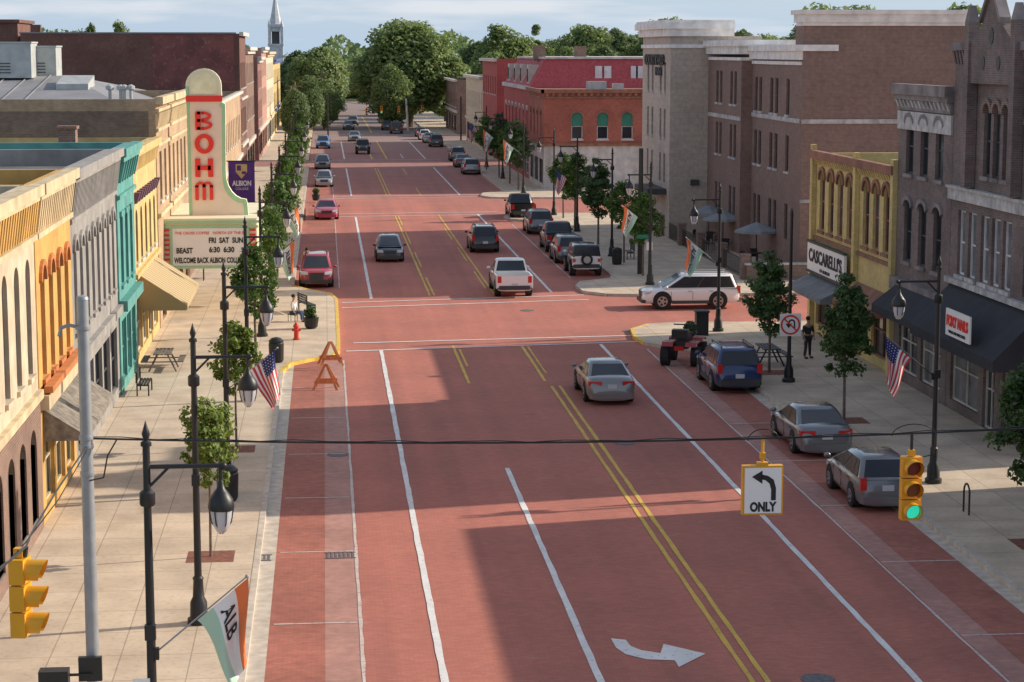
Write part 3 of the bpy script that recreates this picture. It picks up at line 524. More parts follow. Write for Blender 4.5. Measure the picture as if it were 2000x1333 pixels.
CS=thing('restaurant_sign','long white shop sign with dark lettering on the yellow brick building','sign',(22.2,89,3.6)); b=MB(); f3.box(b,85.9,92.6,3.05,4.3,.24,.36); b.build('panel',WPAN,CS)
for z_ in (2.95,4.31): b=MB(); f3.box(b,85.8,92.7,z_,z_+.09,.24,.42); b.build('sign_border',fm_d,CS)
text("CASCARELLI'S",(XR-.38,89.25,3.73),.8,INK,CS,'-X',fitw=6.0,off=.02); text('OF ALBION',(XR-.38,89.25,3.2),.22,INK,CS,'-X',fitw=1.8)
awning(r3,f3,86.2,92.5,2.93,2.35,1.3,mat('grey_awning_cloth',(.20,.21,.22),.85),.2); awning(r3,f3,79.6,84.8,3.3,2.6,1.1,BRT,.2)
HB=brick('hotel_brick',(.27,.155,.125),(.22,.125,.10),(.29,.23,.2),stain=.15); HS=brick('hotel_stone_block',(.55,.47,.40),(.50,.43,.365),(.42,.37,.32),.8,.4,.15); HW=mat('hotel_white_cornice',(.80,.77,.74),.7)
HT=thing('hotel','large brown brick hotel with a pale stone corner tower and white cornices','hotel',(32,130,0))
def blk(x0,x1,y0,y1,h,wm,wops=(),nops=(),name='wall',fmm=fm_d,base=.14):
    w=MB(); fw=Fr((x0,0,0),(0,1,0),(-1,0,0)); fn=Fr((0,y0,0),(1,0,0),(0,-1,0))
    facade(w,fw,y0,y1,base,h,list(wops)); facade(w,fn,x0,x1,base,h,list(nops))
    w.quad((x1,y0,base),(x1,y1,base),(x1,y1,h),(x1,y0,h)); w.quad((x0,y1,base),(x1,y1,base),(x1,y1,h),(x0,y1,h)); w.quad((x0,y0,h),(x1,y0,h),(x1,y1,h),(x0,y1,h)); w.build(name,wm,HT)
    for o in wops: window(HT,fw,o,fmm,sill=WST if o[1]>4 else None,rails=1,mull=0)
    for o in nops: window(HT,fn,o,fmm,rails=1,mull=0)
def capb(x0,x1,y0,y1,z,lst,m=HW):
    for a_,b_,d in lst: b=MB(); b.box(x0-d,x1+d*.0,y0-d,y1+d,z+a_,z+b_); b.build('cornice',m,HT)
tw=[(y,v,.75,2.0,0) for y in (142.2,144.0,147.6,149.6) for v in (10.2,7.0,3.9)]
blk(23.65,30,140,152.3,14.0,HS,tw,(),'tower_wall'); capb(23.65,28,140,152.3,13.2,[(.0,.25,.12),(.8,1.3,.3),(1.3,1.75,.55),(1.75,1.9,.45)])
blk(26.3,32,128.7,139.99,12.6,HB,[(y,v,.8,2.1,0) for y in (130.6,131.9,135.4,136.7) for v in (9.6,6.2,2.2)],()); capb(26.3,32,128.7,139.5,12.4,[(.0,.2,.1),(.4,.9,.25),(.9,1.3,.45)])
blk(27.0,36.5,116.9,128.69,12.5,HB,[(y,v,.85,2.1,0) for y in (118.6,121.6,123.0,126.2,127.5) for v in (9.3,6.0,2.0)],()); capb(27.0,29,115.2,128.4,12.2,[(.0,.2,.1),(.3,.8,.25),(.8,1.15,.42)])
blk(27.0,36.6,114.9,116.89,14.4,HB); capb(27.1,36.6,114.9,116.8,14.3,[(.11,.3,.08),(.3,.75,.2),(.75,1.0,.35)])
blk(36.61,60,122,140,13.2,HB,(),[(x,v,1.,1.6,0) for x in (40,44,48,52) for v in (9.5,6)])
for bx in ((26.95,36.65,114.84,114.898,8.9,9.15),(26.94,26.998,115.3,128.6,8.9,9.15),(26.24,26.298,128.8,139.9,8.6,8.85),(26.95,36.65,114.82,114.897,4.4,4.6)): b=MB(); b.box(*bx); b.build('string_course',WST,HT)
text('COURTYARD',(23.56,146.5,12.35),1.0,INK,HT,'-X',fitw=8.6,off=.03,ext=.04,name='hotel_lettering'); text('INN',(23.56,144.6,11.55),.75,INK,HT,'-X',fitw=2.6,off=.03,ext=.04,name='hotel_lettering')
b=MB(); b.box(22.3,23.6,141,147,3.1,3.5); b.build('entrance_canopy',fm_d,HT)
b=MB(); c=on_y(1357,357,139.9); b.box(c.x-.3,c.x+.3,139.85,139.995,c.z-.2,c.z+.2); b.build('wall_light',fm_d,HT)
PB=brick('patio_brick',(.28,.16,.13)); 
pw=thing('patio_wall','low brick patio wall with pale coping below the hotel side','wall',(25.5,116,0)); b=MB(); b.box(23.7,34,113.6,113.9,.14,1.0); b.build('brickwork',PB,pw); b=MB(); b.box(23.6,34.1,113.54,113.96,1.002,1.1); b.build('coping',WST,pw)
fe=thing('patio_fence','black iron patio fence with brick piers along the hotel pavement','fence',(23.6,130,0)); 
b=MB()
for k in range(155): y=114.2+k*.23; b.tube((23.7,y,.14),(23.7,y,1.25),.016,n=4,cap=False)
for z_ in (.3,1.2): b.box(23.68,23.72,114,150,z_,z_+.05)
b.build('railing',BLACK,fe)
for y in (114.2,121,128,135,142): m_=MB(); m_.box(23.45,23.95,y-.25,y+.25,.14,1.5); m_.box(23.4,24.0,y-.3,y+.3,1.502,1.6); m_.build('brick_pier',PB,fe)
UMB=mat('grey_umbrella_cloth',(.28,.30,.32),.9,var=.1)
for i,(px,py) in enumerate(((1425,430),(1482,440),(1462,418))):
    yy=(131,122,136)[i]; c=on_y(px,py,yy); c.x=min(c.x,25.7 if yy>128 else 26); u=thing('patio_umbrella',('left grey patio umbrella beside the hotel','nearest grey patio umbrella, closest to the brick wall','farthest grey patio umbrella, behind the other two')[i],'umbrella',(c.x,yy,.14),group='patio umbrellas')
    b=MB(); b.tube((c.x,yy,.14),(c.x,yy,2.7),.03); b.build('pole',BLACK,u); b=MB(); n=8
    vs=[(c.x,yy,2.75)]+[(c.x+1.35*math.cos(2*math.pi*k/n),yy+1.35*math.sin(2*math.pi*k/n),2.25) for k in range(n)]+[(c.x+1.36*math.cos(2*math.pi*k/n),yy+1.36*math.sin(2*math.pi*k/n),2.1) for k in range(n)]
    b.add(vs,[(0,1+k,1+(k+1)%n) for k in range(n)]+[(1+k,9+k,9+(k+1)%n,1+(k+1)%n) for k in range(n)]); b.build('canopy',UMB,u)
    b=MB(); b.lathe((c.x,yy,.14),[(.3,0),(.3,.06),(.05,.1)],12); b.build('base',BLACK,u)
    t=thing('patio_table',('round patio table under the left umbrella','round patio table under the nearest umbrella','round patio table under the farthest umbrella')[i],'table',(c.x,yy,.14),group='patio tables'); b=MB(); b.lathe((c.x,yy,.84),[(.5,0),(.5,.04)],16); b.build('tabletop',BLACK,t); b=MB(); b.tube((c.x+.08,yy,.14),(c.x+.08,yy,.84),.035); b.lathe((c.x+.08,yy,.14),[(.32,0),(.32,.04)],10); b.build('pedestal',BLACK,t)
    for k in range(3):
        an=2.1*k+.5+i; q=Vector((c.x+.85*math.cos(an),yy+.85*math.sin(an),.14)); ch=thing('patio_chair',f'{("first","second","third")[k]} black patio chair clockwise at the {("left","nearest","farthest")[i]} umbrella','chair',q,an,'patio chairs')
        m_=MB(); m_.box(-.22,.22,-.22,.22,.43,.46); m_.build('seat',BLACK,ch,world=False); m_=MB(); m_.box(.2,.23,-.22,.22,.46,.9); m_.build('backrest',BLACK,ch,world=False)
        for sx in (-.2,.2):
            for sy in (-.2,.2): m_=MB(); m_.tube((sx,sy,0),(sx,sy,.44),.015,n=5); m_.build('leg',BLACK,ch,world=False)
x3=on_y(1062,300,192).x
GRN=mat('green_arch_panel',(.03,.19,.13),.6); WPA=mat('white_painted_wall',(.62,.57,.54),.8,stain=.3); REDB=brick('painted_red_brick',(.50,.10,.085),(.44,.085,.075),(.42,.11,.10),stain=.2); MANS=mat('red_mansard_shingle',(.45,.085,.095),.8,var=.2,scale=4)
B3=thing('red_brick_building','two-storey red brick building with green arched windows and whitewashed ground floor','building',(x3+7,199,0))
nops=[(on_y(px,245,192).x,on_y(px,272,192).z,1.05,2.5,.5) for px in (1127,1177,1225)]; wops=rowops(193,205.5,4,1.,5,2.4,.4)
w=MB(); fn=Fr((0,192,0),(1,0,0),(0,-1,0)); fw=Fr((x3,0,0),(0,1,0),(-1,0,0)); facade(w,fn,x3,x3+15,4.3,9.3,nops); facade(w,fw,192,206,4.3,9.3,wops); w.quad((x3,192,9.3),(x3+15,192,9.3),(x3+15,206,9.3),(x3,206,9.3)); w.build('wall',brick('deep_red_brick',(.50,.14,.09),(.42,.11,.07),(.36,.16,.12)),B3)
w=MB(); facade(w,fn,x3,x3+15,.14,4.3,[]); facade(w,fw,192,206,.14,4.3,store(192.5,205.5,3)); w.build('ground_floor_wall',WPA,B3)
for o in store(192.5,205.5,3): window(B3,fw,o,fm_d,mull=1)
for o in nops:
    wn=window(B3,fn,o,SASH,hood=BRT,sill=OFFW); b=MB(); A=outline((o[0],o[1]+o[3]*.48,o[2],o[3]*.52,.5)); b.poly([fn.pt(*p,-.06) for p in A]); b.build('green_arch_panel',GRN,wn)
for o in wops: window(B3,fw,o,SASH,hood=BRT)
bands(B3,fn,x3-.3,x3+15,[(9.1,9.45,.3),(8.6,8.75,.12),(4.15,4.4,.2)],BRT); bands(B3,fw,191.7,206,[(9.1,9.45,.35),(8.6,8.75,.13),(4.15,4.4,.22)],BRT); brackets(B3,fn,x3,x3+15,.6,.3,8.78,9.08,.2,BRT,'corbel_table')
for bx in ((4.8,6.6,197,198.6,10.1),(7.2,8.2,196.5,197.5,9.9)): b=MB(); b.box(x3+bx[0],x3+bx[1],bx[2],bx[3],9.3,bx[4]); b.build('roof_unit',GALV,B3)
B4=thing('mansard_building','large red painted building with steep mansard roof and white windows','building',(x3+10,222,0)); x4=x3+.1
w=MB(); fw4=Fr((x4,0,0),(0,1,0),(-1,0,0)); fn4=Fr((0,206.05,0),(1,0,0),(0,-1,0)); wo=rowops(207,235,7,1.2,5,2.4,.4)+store(207,235,6); facade(w,fw4,206.05,236,.14,9.4,wo); facade(w,fn4,x4,x4+24,.14,9.4,[]); w.build('wall',REDB,B4)
for o in wo: window(B4,fw4,o,SASH,hood=OFFW if o[1]>3 else None)
b=MB(); b.hexa([(x4,206.05,9.4),(x4+24,206.05,9.4),(x4+24,236,9.4),(x4,236,9.4),(x4+1.6,207,12.2),(x4+24,207,12.2),(x4+24,235,12.2),(x4+1.6,235,12.2)]); b.build('roof',MANS,B4)
b=MB(); b.box(x4+1.4,x4+24,206.8,235.2,12.2,12.4); b.build('cornice',WPA,B4); b=MB(); b.box(x4-.25,x4-.005,206,236,9.1,9.5); b.build('cornice',WPA,B4)
for k in range(4): y=209.5+k*7.3; b=MB(); b.box(x4+.1,x4+1.2,y-.7,y+.7,9.7,11.6); d_=b.build('dormer',OFFW,B4); b=MB(); b.box(x4+.06,x4+.095,y-.45,y+.45,9.9,11.2); b.build('pane',GLASS,d_)
for px in (1170,1188,1240,1250): x=on_y(px,150,206).x; b=MB(); b.box(x-.35,x+.35,206.35,206.55,9.75,11.5); b.build('window',SASH,B4)
for px,yy,hh in ((1053,212,13.6),(1133,214,13.5)): x=on_y(px,95,yy).x; b=MB(); b.box(x-.6,x+.6,yy-.5,yy+.5,12,hh); b.build('chimney',BRN,B4)
farR=[(246,268,12.0,REDB,OFFW,'red painted shop with pale cornice beyond the mansard building'),(268,299.5,9.6,CRS,OFFW,'tan two-storey shop in the far right row'),(320.5,350,8.5,BRN,OFFW,'low brown brick shop farthest away on the right')]
for y0,y1,h,wm,tr,lab in farR:
    n=int((y1-y0)/3.6); r_,f_=building('shop_building',lab,'R',y0,y1,h,wm,W(rowops(y0+.5,y1-.5,n,1.2,h-4.2,2.2,.3),sill=tr)+W(store(y0+.5,y1-.5,n//2,h=2.4),fm=fm_d),x=x3+.1); bands(r_,f_,y0+.02,y1-.02,[(h-.25,h+.1,.5),(3.4,3.8,.2)],tr)
# church steeple
SPC=mat('steeple_grey_white',(.56,.58,.62),.8); ys=430.; c=on_y(539,100,ys)
CH=thing('church','white church steeple with a slim spire rising behind the far left row','church',(c.x,ys,0)); cx=c.x
zt_=lambda py:on_y(539,py,ys).z
b=MB(); b.box(cx-1.5,cx+1.5,ys-1.5,ys+1.5,0,zt_(88)); b.box(cx-8,cx+8,ys+1.8,ys+24,0,8); b.extr([(cx-8.3,ys+1.75,8),(cx+8.3,ys+1.75,8),(cx,ys+1.75,12.5)],(0,22,0)); b.build('tower',SPC,CH)
b=MB(); 
for sx in (-1,1):
    for sy in (-1,1): b.box(cx+sx*1.25-.28,cx+sx*1.25+.28,ys+sy*1.25-.28,ys+sy*1.25+.28,zt_(88),zt_(52)); b.lathe((cx+sx*1.25,ys+sy*1.25,zt_(52)),[(.4,0),(.02,1.5)],6)
b.box(cx-1.65,cx+1.65,ys-1.65,ys+1.65,zt_(90),zt_(86)); b.box(cx-1.5,cx+1.5,ys-1.5,ys+1.5,zt_(54),zt_(48)); b.box(cx-.95,cx+.95,ys-1.2,ys+1.2,zt_(62),zt_(54)); b.build('belfry',SPC,CH)
b=MB(); b.box(cx-.8,cx+.8,ys-.8,ys+.8,zt_(86),zt_(56)); b.build('belfry_opening',fm_d,CH)
b=MB(); b.lathe((cx,ys,zt_(48)),[(1.3,0),(.8,zt_(25)-zt_(48)),(.05,zt_(-18)-zt_(48))],8); b.build('spire',SPC,CH)
# ---------------- trees
def crown(seed,cz,rx,rz,ncl,nl,leaf,m,clr=.35,taper=.0,name='crown',inner=.35,fill=0.):
    rg=np.random.default_rng(seed); C=[]
    while len(C)<ncl:
        p=rg.uniform(-1,1,3)
        if inner<np.linalg.norm(p)<1: C.append(p*(rg.uniform(.75,1.08)))
    C=np.array(C); zz=C[:,2]; f=1-taper*np.clip(zz,0,1); C[:,0]*=rx*f*(1-clr*.7); C[:,1]*=rx*f*(1-clr*.7); C[:,2]*=rz*(1-clr*.5)
    k=rg.integers(0,ncl,nl); rad=rx*clr*rg.uniform(.5,1.3,ncl)[k]
    d=rg.normal(size=(nl,3)); d/=np.linalg.norm(d,axis=1)[:,None]; d[:,2]*=.8; P=C[k]+d*(rad*rg.uniform(.1,1.15,nl)**.5)[:,None]
    if fill>0:
        nf=int(nl*fill); e=rg.normal(size=(nf,3)); e/=np.linalg.norm(e,axis=1)[:,None]; rr=rg.uniform(.72,.93,nf)[:,None]; f2=1-taper*np.clip(e[:,2],0,1)
        Q=e*rr; Q[:,0]*=rx*f2*.92; Q[:,1]*=rx*f2*.92; Q[:,2]*=rz*.95; P[:nf]=Q; d[:nf]=e
    P[:,2]+=cz
    nrm=d+rg.normal(scale=.6,size=(nl,3))+np.array([.35,0,.5]); nrm/=np.linalg.norm(nrm,axis=1)[:,None]
    t=np.cross(nrm,rg.normal(size=(nl,3))); t/=np.linalg.norm(t,axis=1)[:,None]; q=np.cross(nrm,t); s=(leaf*rg.uniform(.6,1.3,nl))[:,None]
    V=np.stack([P-t*s,P-q*s*.55,P+t*s,P+q*s*.55],1).reshape(-1,3)
    me=bpy.data.meshes.new(name); F=np.arange(nl*4).reshape(-1,4); me.from_pydata(V.tolist(),[],F.tolist()); me.materials.append(m); return me,C+np.array([0,0,cz])
def tree(seed,cz,rx,rz,ncl,nl,leaf,m,tr,name,label,cat,clr=.35,taper=0,fill=0.):
    root=thing(name,label,cat); me,C=crown(seed,cz,rx,rz,ncl,nl,leaf,m,clr,taper,fill=fill); o=bpy.data.objects.new('crown',me); COL.objects.link(o); o.parent=root
    b=MB(); top=cz+rz*.3; zl=max(cz-rz*.6,.3); b.tube((0,0,0),(tr*.3,0,zl),tr,tr*.75); b.tube((tr*.3,0,zl),(0,0,top),tr*.75,tr*.3)
    for c_ in C[:10]:
        z0=max(cz-rz*.75,min(c_[2]-rx*.5,cz),.5); b.tube((0,0,z0),tuple(c_),tr*.35,tr*.1,n=5)
    b.build('trunk',BARK,root,world=False); return root
TS=[tree(11,3.0,1.05,1.5,46,3200,.085,LEAFY,.045,'street_tree','x','tree',.26,.15),tree(12,3.15,1.1,1.65,56,4600,.08,LEAF,.06,'street_tree','x','tree',.25,.35),tree(13,3.3,1.15,1.95,80,7500,.08,LEAF2,.06,'street_tree','x','tree',.25,.5)]
TB=[tree(21,10.2,8,9.2,150,30000,.36,LEAF3,.45,'tree','x','tree',.22,.2,.25),tree(22,9.8,6.5,9.3,110,22000,.36,LEAF4,.35,'tree','x','tree',.24,.35,.25),tree(23,9.8,7,9.,120,24000,.36,LEAF3,.4,'tree','x','tree',.22,.1,.25)]
TC=tree(31,11,2.6,9.5,60,9000,.28,LEAF4,.3,'conifer','x','conifer',.28,.9)
used=set()
def put(proto,x,y,s,rz,label,group,sz=None,z=.14):
    sc=(s,s,(sz or s))
    if proto.name not in used: used.add(proto.name); proto.location=(x,y,z); proto.rotation_euler=(0,0,rz); proto.scale=sc; proto['label']=label; proto['group']=group; return proto
    return dup(proto,(x,y,z),rz,label,group,sc)
def put_pit(x,y,lab):
    b=MB(); b.box(x-.6,x+.6,y-.6,y+.6,.1,.147); tag(b.build('tree_pit',MULCH),lab,'tree pit','mulched tree pits')
LT=[(412,1098,0,.85,.98),(462,886,0,1.0,1.0),(500,712,1,1.08,1.08)]
on_=('nearest','second nearest','third nearest','fourth nearest','fifth nearest','sixth nearest','seventh nearest','eighth nearest','ninth nearest','tenth nearest','eleventh nearest','twelfth nearest','thirteenth nearest','fourteenth nearest')
pos=[(gz(px,py).x,gz(px,py).y,k,s,sz) for px,py,k,s,sz in LT]+[(-2.8,y,1,1.05+.1*(i%3),1.12+.1*(i%2)) for i,y in enumerate((105,118,130,143,157,172,190,208,224,255))]
for i,(x,y,k,s,sz) in enumerate(pos):
    put(TS[k],x,y,s,i*1.3,f'{on_[i]} young street tree on the left pavement','young trees in the left pavement',sz)
    if i<3: put_pit(x,y,f'mulched pit of the {on_[i]} tree on the left pavement')
rp=[(18.35,51.2,2,1.05,1.05),(gz(1648,830).x,gz(1648,830).y,2,1.0,1.03),(gz(1502,735).x,gz(1502,735).y,2,1.02,.98),(18.2,116.5,1,1.15,1.05),(18.2,124,1,1.2,1.1),(18.2,136,2,1.3,1.15),(18.2,149,1,1.4,1.2),(18.4,158,1,1.3,1.1),(18,191,2,1.5,1.3),(18,200,1,1.5,1.3),(17.8,210,2,1.5,1.3),(17.6,224,1,1.5,1.3)]
for i,(x,y,k,s,sz) in enumerate(rp):
    put(TS[k],x,y,s,i*2.1+.4,f'{on_[i]} street tree on the right pavement','young trees in the right pavement',sz)
    if i<3: put_pit(x+.2,y,f'mulched pit of the {on_[i]} tree on the right pavement')
big=[(800,25,355,0,1.3),(740,80,420,2,.85),(870,90,380,1,1.0),(765,120,345,2,.6),(640,120,440,1,.8),(615,85,380,2,.95),(580,90,400,1,.85),(635,92,470,0,.8),(560,105,440,2,.8),(600,140,330,1,.5),(632,150,345,2,.5),(575,165,300,1,.4),(935,72,420,1,1.1),(985,40,400,2,1.1),(1090,66,460,0,1.0),(1145,36,420,0,1.0),(1205,45,430,1,1.1),(1250,56,440,2,1.1),(1300,22,420,0,.95),(1020,66,450,1,1.0),(1060,76,430,2,.8),(1455,45,300,1,.9),(1530,62,320,2,1.0),(1500,55,330,0,.8),(175,30,260,1,.42),(238,30,270,2,.4),(150,45,280,0,.4),(1650,-12,230,0,1.0),(1600,0,240,1,.8),(1700,0,235,2,.7),(1905,-8,190,2,.85),(1970,12,200,0,.8),(1565,35,300,1,.8),(700,140,545,1,1.1),(905,115,460,2,1.1),(480,80,420,1,.6),(1830,8,220,1,.6),(665,130,540,0,.9),(1350,36,330,2,.8),(955,95,350,2,.6),(1180,80,380,1,.9),(1115,85,370,2,.8)]
for i,(px,py,Y,k,s) in enumerate(big):
    p=on_y(px,py,Y); h=p.z; base=(19.6,19.3,19.)[k]; sz=h/base
    lab='big broad tree standing over the far end of the street' if i==0 else f'{("broad","pointed","rounded")[k]} background tree at {Y} metres, centred {px/20:.0f} percent across the photo'
    put(TB[k],p.x,Y,s,i*1.1,lab,'background trees beyond the buildings',sz,z=-.05)
p=on_y(1048,30,410); put(TC,p.x,410,1.,0,'narrow pointed conifer on the skyline above the red mansard building','conifers',p.z/20.5,z=-.05)
rg=np.random.default_rng(5); NL=30000; X=rg.uniform(-160,260,NL); Yw=rg.uniform(560,620,NL); hmax=13+3*np.sin(X*.06)+2*np.sin(X*.17+1)+1.5*np.sin(X*.4); Zw=hmax*rg.uniform(0,1,NL)**.8
P=np.stack([X,Yw,Zw],1); d=rg.normal(size=(NL,3))+np.array([.3,-.3,.4]); d/=np.linalg.norm(d,axis=1)[:,None]; t=np.cross(d,rg.normal(size=(NL,3))); t/=np.linalg.norm(t,axis=1)[:,None]; q=np.cross(d,t); s=rg.uniform(.6,1.3,NL)[:,None]
V=np.stack([P-t*s,P-q*s*.6,P+t*s,P+q*s*.6],1).reshape(-1,3); me=bpy.data.meshes.new('distant_wood'); me.from_pydata(V.tolist(),[],np.arange(NL*4).reshape(-1,4).tolist()); me.materials.append(LEAF4)
o=bpy.data.objects.new('distant_wood',me); COL.objects.link(o); o['kind']='stuff'; tag(o,'line of distant woodland along the horizon, leaf colour paled for haze','woodland')
# ---------------- cars
def paint(name,c,metal=.0): return mat('paint_'+name,c,.28,metal,var=0,coat=1)
PR={
'sedan':dict(L=4.75,W=1.83,H=1.45,z0=.2,wr=.34,wb=2.75,st=[(-.5,.52,.70),(-.495,.72,.82),(-.48,.92,.90),(-.45,1.0,.95),(-.36,1.03,.99),(-.1,.97,1),(.2,.95,1),(.29,.93,1),(.4,.82,.97),(.455,.74,.92),(.485,.64,.84),(.5,.5,.68)],gh=(-.42,.29,-.20,.07),belt=.91,wt=.72,sp=[(.08,.44),(.47,.95)]),
'hatch':dict(L=4.15,W=1.72,H=1.52,z0=.2,wr=.32,wb=2.5,st=[(-.5,.6,.72),(-.495,.8,.84),(-.475,.95,.93),(-.3,1.0,1),(.15,.96,1),(.3,.92,1),(.41,.8,.95),(.47,.7,.87),(.495,.55,.72),(.5,.45,.65)],gh=(-.485,.36,-.37,.04),belt=.93,wt=.73,sp=[(.05,.2),(.22,.55),(.575,.95)]),
'suv':dict(L=4.6,W=1.86,H=1.72,z0=.28,wr=.37,wb=2.65,st=[(-.5,.6,.74),(-.496,.9,.86),(-.475,1.05,.95),(-.3,1.08,1),(.2,1.05,1),(.3,1.03,1),(.41,.97,.97),(.465,.88,.92),(.49,.75,.82),(.5,.5,.7)],gh=(-.48,.3,-.42,.09),belt=1.02,wt=.77,sp=[(.04,.2),(.22,.53),(.555,.95)]),
'bigsuv':dict(L=5.0,W=2.0,H=1.79,z0=.3,wr=.42,wb=2.86,st=[(-.5,.6,.72),(-.495,.9,.86),(-.48,1.08,.94),(-.3,1.12,1),(.2,1.1,1),(.28,1.08,1),(.38,1.03,.98),(.45,.96,.94),(.482,.85,.86),(.495,.7,.76),(.5,.5,.66)],gh=(-.485,.31,-.43,.10),belt=1.06,wt=.78,sp=[(.03,.24),(.255,.55),(.57,.955)]),
'pickup':dict(L=5.6,W=1.96,H=1.86,z0=.38,wr=.41,wb=3.5,st=[(-.5,.6,.93),(-.498,.72,.96),(-.1,.72,.96),(-.098,1.15,1),(.2,1.15,1),(.26,1.12,1),(.41,1.07,.97),(.465,.98,.92),(.49,.85,.84),(.5,.6,.74)],gh=(-.095,.27,-.07,.12),belt=1.12,wt=.8,sp=[(.06,.45),(.48,.94)]),
'jeep':dict(L=4.2,W=1.8,H=1.85,z0=.45,wr=.43,wb=2.6,st=[(-.46,.6,.93),(-.458,1.18,.93),(-.3,1.2,.93),(.14,1.2,.93),(.16,1.16,.86),(.45,1.1,.74),(.46,.6,.72)],gh=(-.455,.15,-.44,.1),belt=1.18,wt=.82,sp=[(.04,.47),(.5,.94)])}
def car(label,cat,kind,pm,x,y,rz,group,rails=False,roofm=None,name='car'):
    p=PR[kind]; L,Wd,Hh=p['L'],p['W'],p['H']; hw0=Wd/2; z0=p['z0']; root=thing(name,label,cat,(0,0,0),0,group)
    b=MB(); secs=[]
    for fy,zt,wf in p['st']:
        h=hw0*wf; zt=max(zt,z0+.25)
        half=[(0,zt+.02),(h*.5,zt+.012),(h*.80,zt-.01),(h*.93,zt-.06),(h*.985,zt-.16),(h,z0+(zt-z0)*.55),(h*.985,z0+.18),(h*.94,z0+.05),(h*.85,z0),(h*.5,z0-.02)]
        secs.append([(xx,fy*L,z_) for xx,z_ in half]+[(-xx,fy*L,z_) for xx,z_ in reversed(half[1:])])
    n=len(secs[0]); vs=[v for s in secs for v in s]; fs=[(j*n+i,j*n+(i+1)%n,(j+1)*n+(i+1)%n,(j+1)*n+i) for j in range(len(secs)-1) for i in range(n)]+[tuple(range(n)),tuple(range(len(vs)-1,len(vs)-n-1,-1))]
    b.add(vs,fs)
    if kind=='pickup':
        b.box(-hw0*.97-.03,-hw0*.97+.05,-L*.498,-L*.098,.5,1.17); b.box(hw0*.97-.05,hw0*.97+.03,-L*.498,-L*.098,.5,1.17)
        b.box(-hw0*.94,hw0*.94,-L*.502,-L*.49,.62,1.18)
    b.build('body',pm,root,True,False)
    g0,g1,g2,g3=p['gh']; wb_=hw0*.94*(.98 if kind=='jeep' else 1); wt_=hw0*p['wt']; zb,zr=p['belt'],Hh; ch=.05 if kind=='jeep' else .13
    def ring(ya,yb,w,z,c): return [Vector(q) for q in ((-w+c,ya,z),(w-c,ya,z),(w,ya+c,z),(w,yb-c*1.3,z),(w-c*1.3,yb,z),(-w+c*1.3,yb,z),(-w,yb-c*1.3,z),(-w,ya+c,z))]
    A=ring(g0*L,g1*L,wb_,zb,ch); T=ring(g2*L,g3*L,wt_,zr-.09,ch); T2=ring(g2*L+.07,g3*L-.09,wt_-.07,zr-.025,ch); T3=ring(g2*L+.3,g3*L-.35,wt_-.3,zr,ch)
    b=MB(); fs=[(r_*8+i,r_*8+(i+1)%8,(r_+1)*8+(i+1)%8,(r_+1)*8+i) for r_ in range(3) for i in range(8)]+[tuple(range(24,32))]; b.add(A+T+T2+T3,fs); b.build('cabin_roof',roofm or pm,root,True,False)
    def glass(q,u0,u1,v0,v1,nm,o_=.014,mm=None):
        a,b_,c,d=q; nn=(b_-a).cross(d-a).normalized(); cen=(a+b_+c+d)/4
        if nn.dot(cen-Vector((0,(g0+g1)/2*L,zb)))<0: nn=-nn
        f=lambda u,v:a.lerp(b_,u).lerp(d.lerp(c,u),v)+nn*o_
        MB().quad(f(u0,v0),f(u1,v0),f(u1,v1),f(u0,v1)).build(nm,mm or GLASS,root,False,False)
    glass((A[0],A[1],T[1],T[0]),-.02,1.02,.14,.97,'rear_window'); glass((A[5],A[4],T[4],T[5]),-.03,1.03,.08,.97,'windscreen')
    for qd in ((A[2],A[3],T[3],T[2]),(A[7],A[6],T[6],T[7])):
        glass(qd,p['sp'][0][0]-.01,p['sp'][-1][1]+.03,.06,.93,'window_surround',.006,fm_d)
        for u0,u1 in p['sp']: glass(qd,u0,u1,.1,.9,'side_window')
    wr=p['wr']
    for sx in (-1,1):
        for sy in (-1,1):
            yy=sy*p['wb']/2+(.015*L if kind!='pickup' else .0)
            b=MB(); b.tube((sx*(hw0-.3),yy,wr+.04),(sx*(hw0+.006),yy,wr+.04),wr+.06,n=24); b.build('wheel_arch',RUBBER,root,False,False)
            b=MB(); b.tube((sx*(hw0-.24),yy,wr),(sx*(hw0+.0),yy,wr),wr,n=24); b.tube((sx*(hw0-.01),yy,wr),(sx*(hw0+.025),yy,wr),wr,wr*.92,n=24); t_=b.build('wheel',RUBBER,root,False,False)
            b=MB(); b.tube((sx*(hw0),yy,wr),(sx*(hw0+.03),yy,wr),wr*.66,wr*.62,n=20)
            for k in range(5): an=k*1.2566; b.m=1; b.tube((sx*(hw0+.031),yy+wr*.38*math.cos(an),wr+wr*.38*math.sin(an)),(sx*(hw0+.034),yy+wr*.38*math.cos(an),wr+wr*.38*math.sin(an)),wr*.15,n=8)
            b.build('rim',[ALLOY,RUBBER],t_,False,False)
    e=L/2; lh=.74 if kind in('sedan','hatch') else .90; rear=e if kind!='jeep' else L*.46
    tall=kind in('suv','bigsuv','pickup')
    for sx in (-1,1):
        b=MB(); 
        if tall or kind=='hatch': b.box(*sorted((sx*hw0*.72,sx*hw0*.93)),-rear-.012,-rear+.14,lh-.10,lh+(.26 if kind!='hatch' else .25))
        elif kind=='jeep': b.box(*sorted((sx*hw0*.72,sx*hw0*.9)),-rear-.05,-rear+.02,.85,1.05)
        else: b.hexa([(sx*hw0*.42,-rear+.02,lh),(sx*hw0*.93,-rear+.1,lh-.03),(sx*hw0*.95,-rear+.3,lh),(sx*hw0*.42,-rear+.2,lh),(sx*hw0*.42,-rear+.03,lh+.15),(sx*hw0*.93,-rear+.1,lh+.15),(sx*hw0*.95,-rear+.3,lh+.17),(sx*hw0*.42,-rear+.2,lh+.15)])
        b.build('taillight',TAIL,root,False,False)
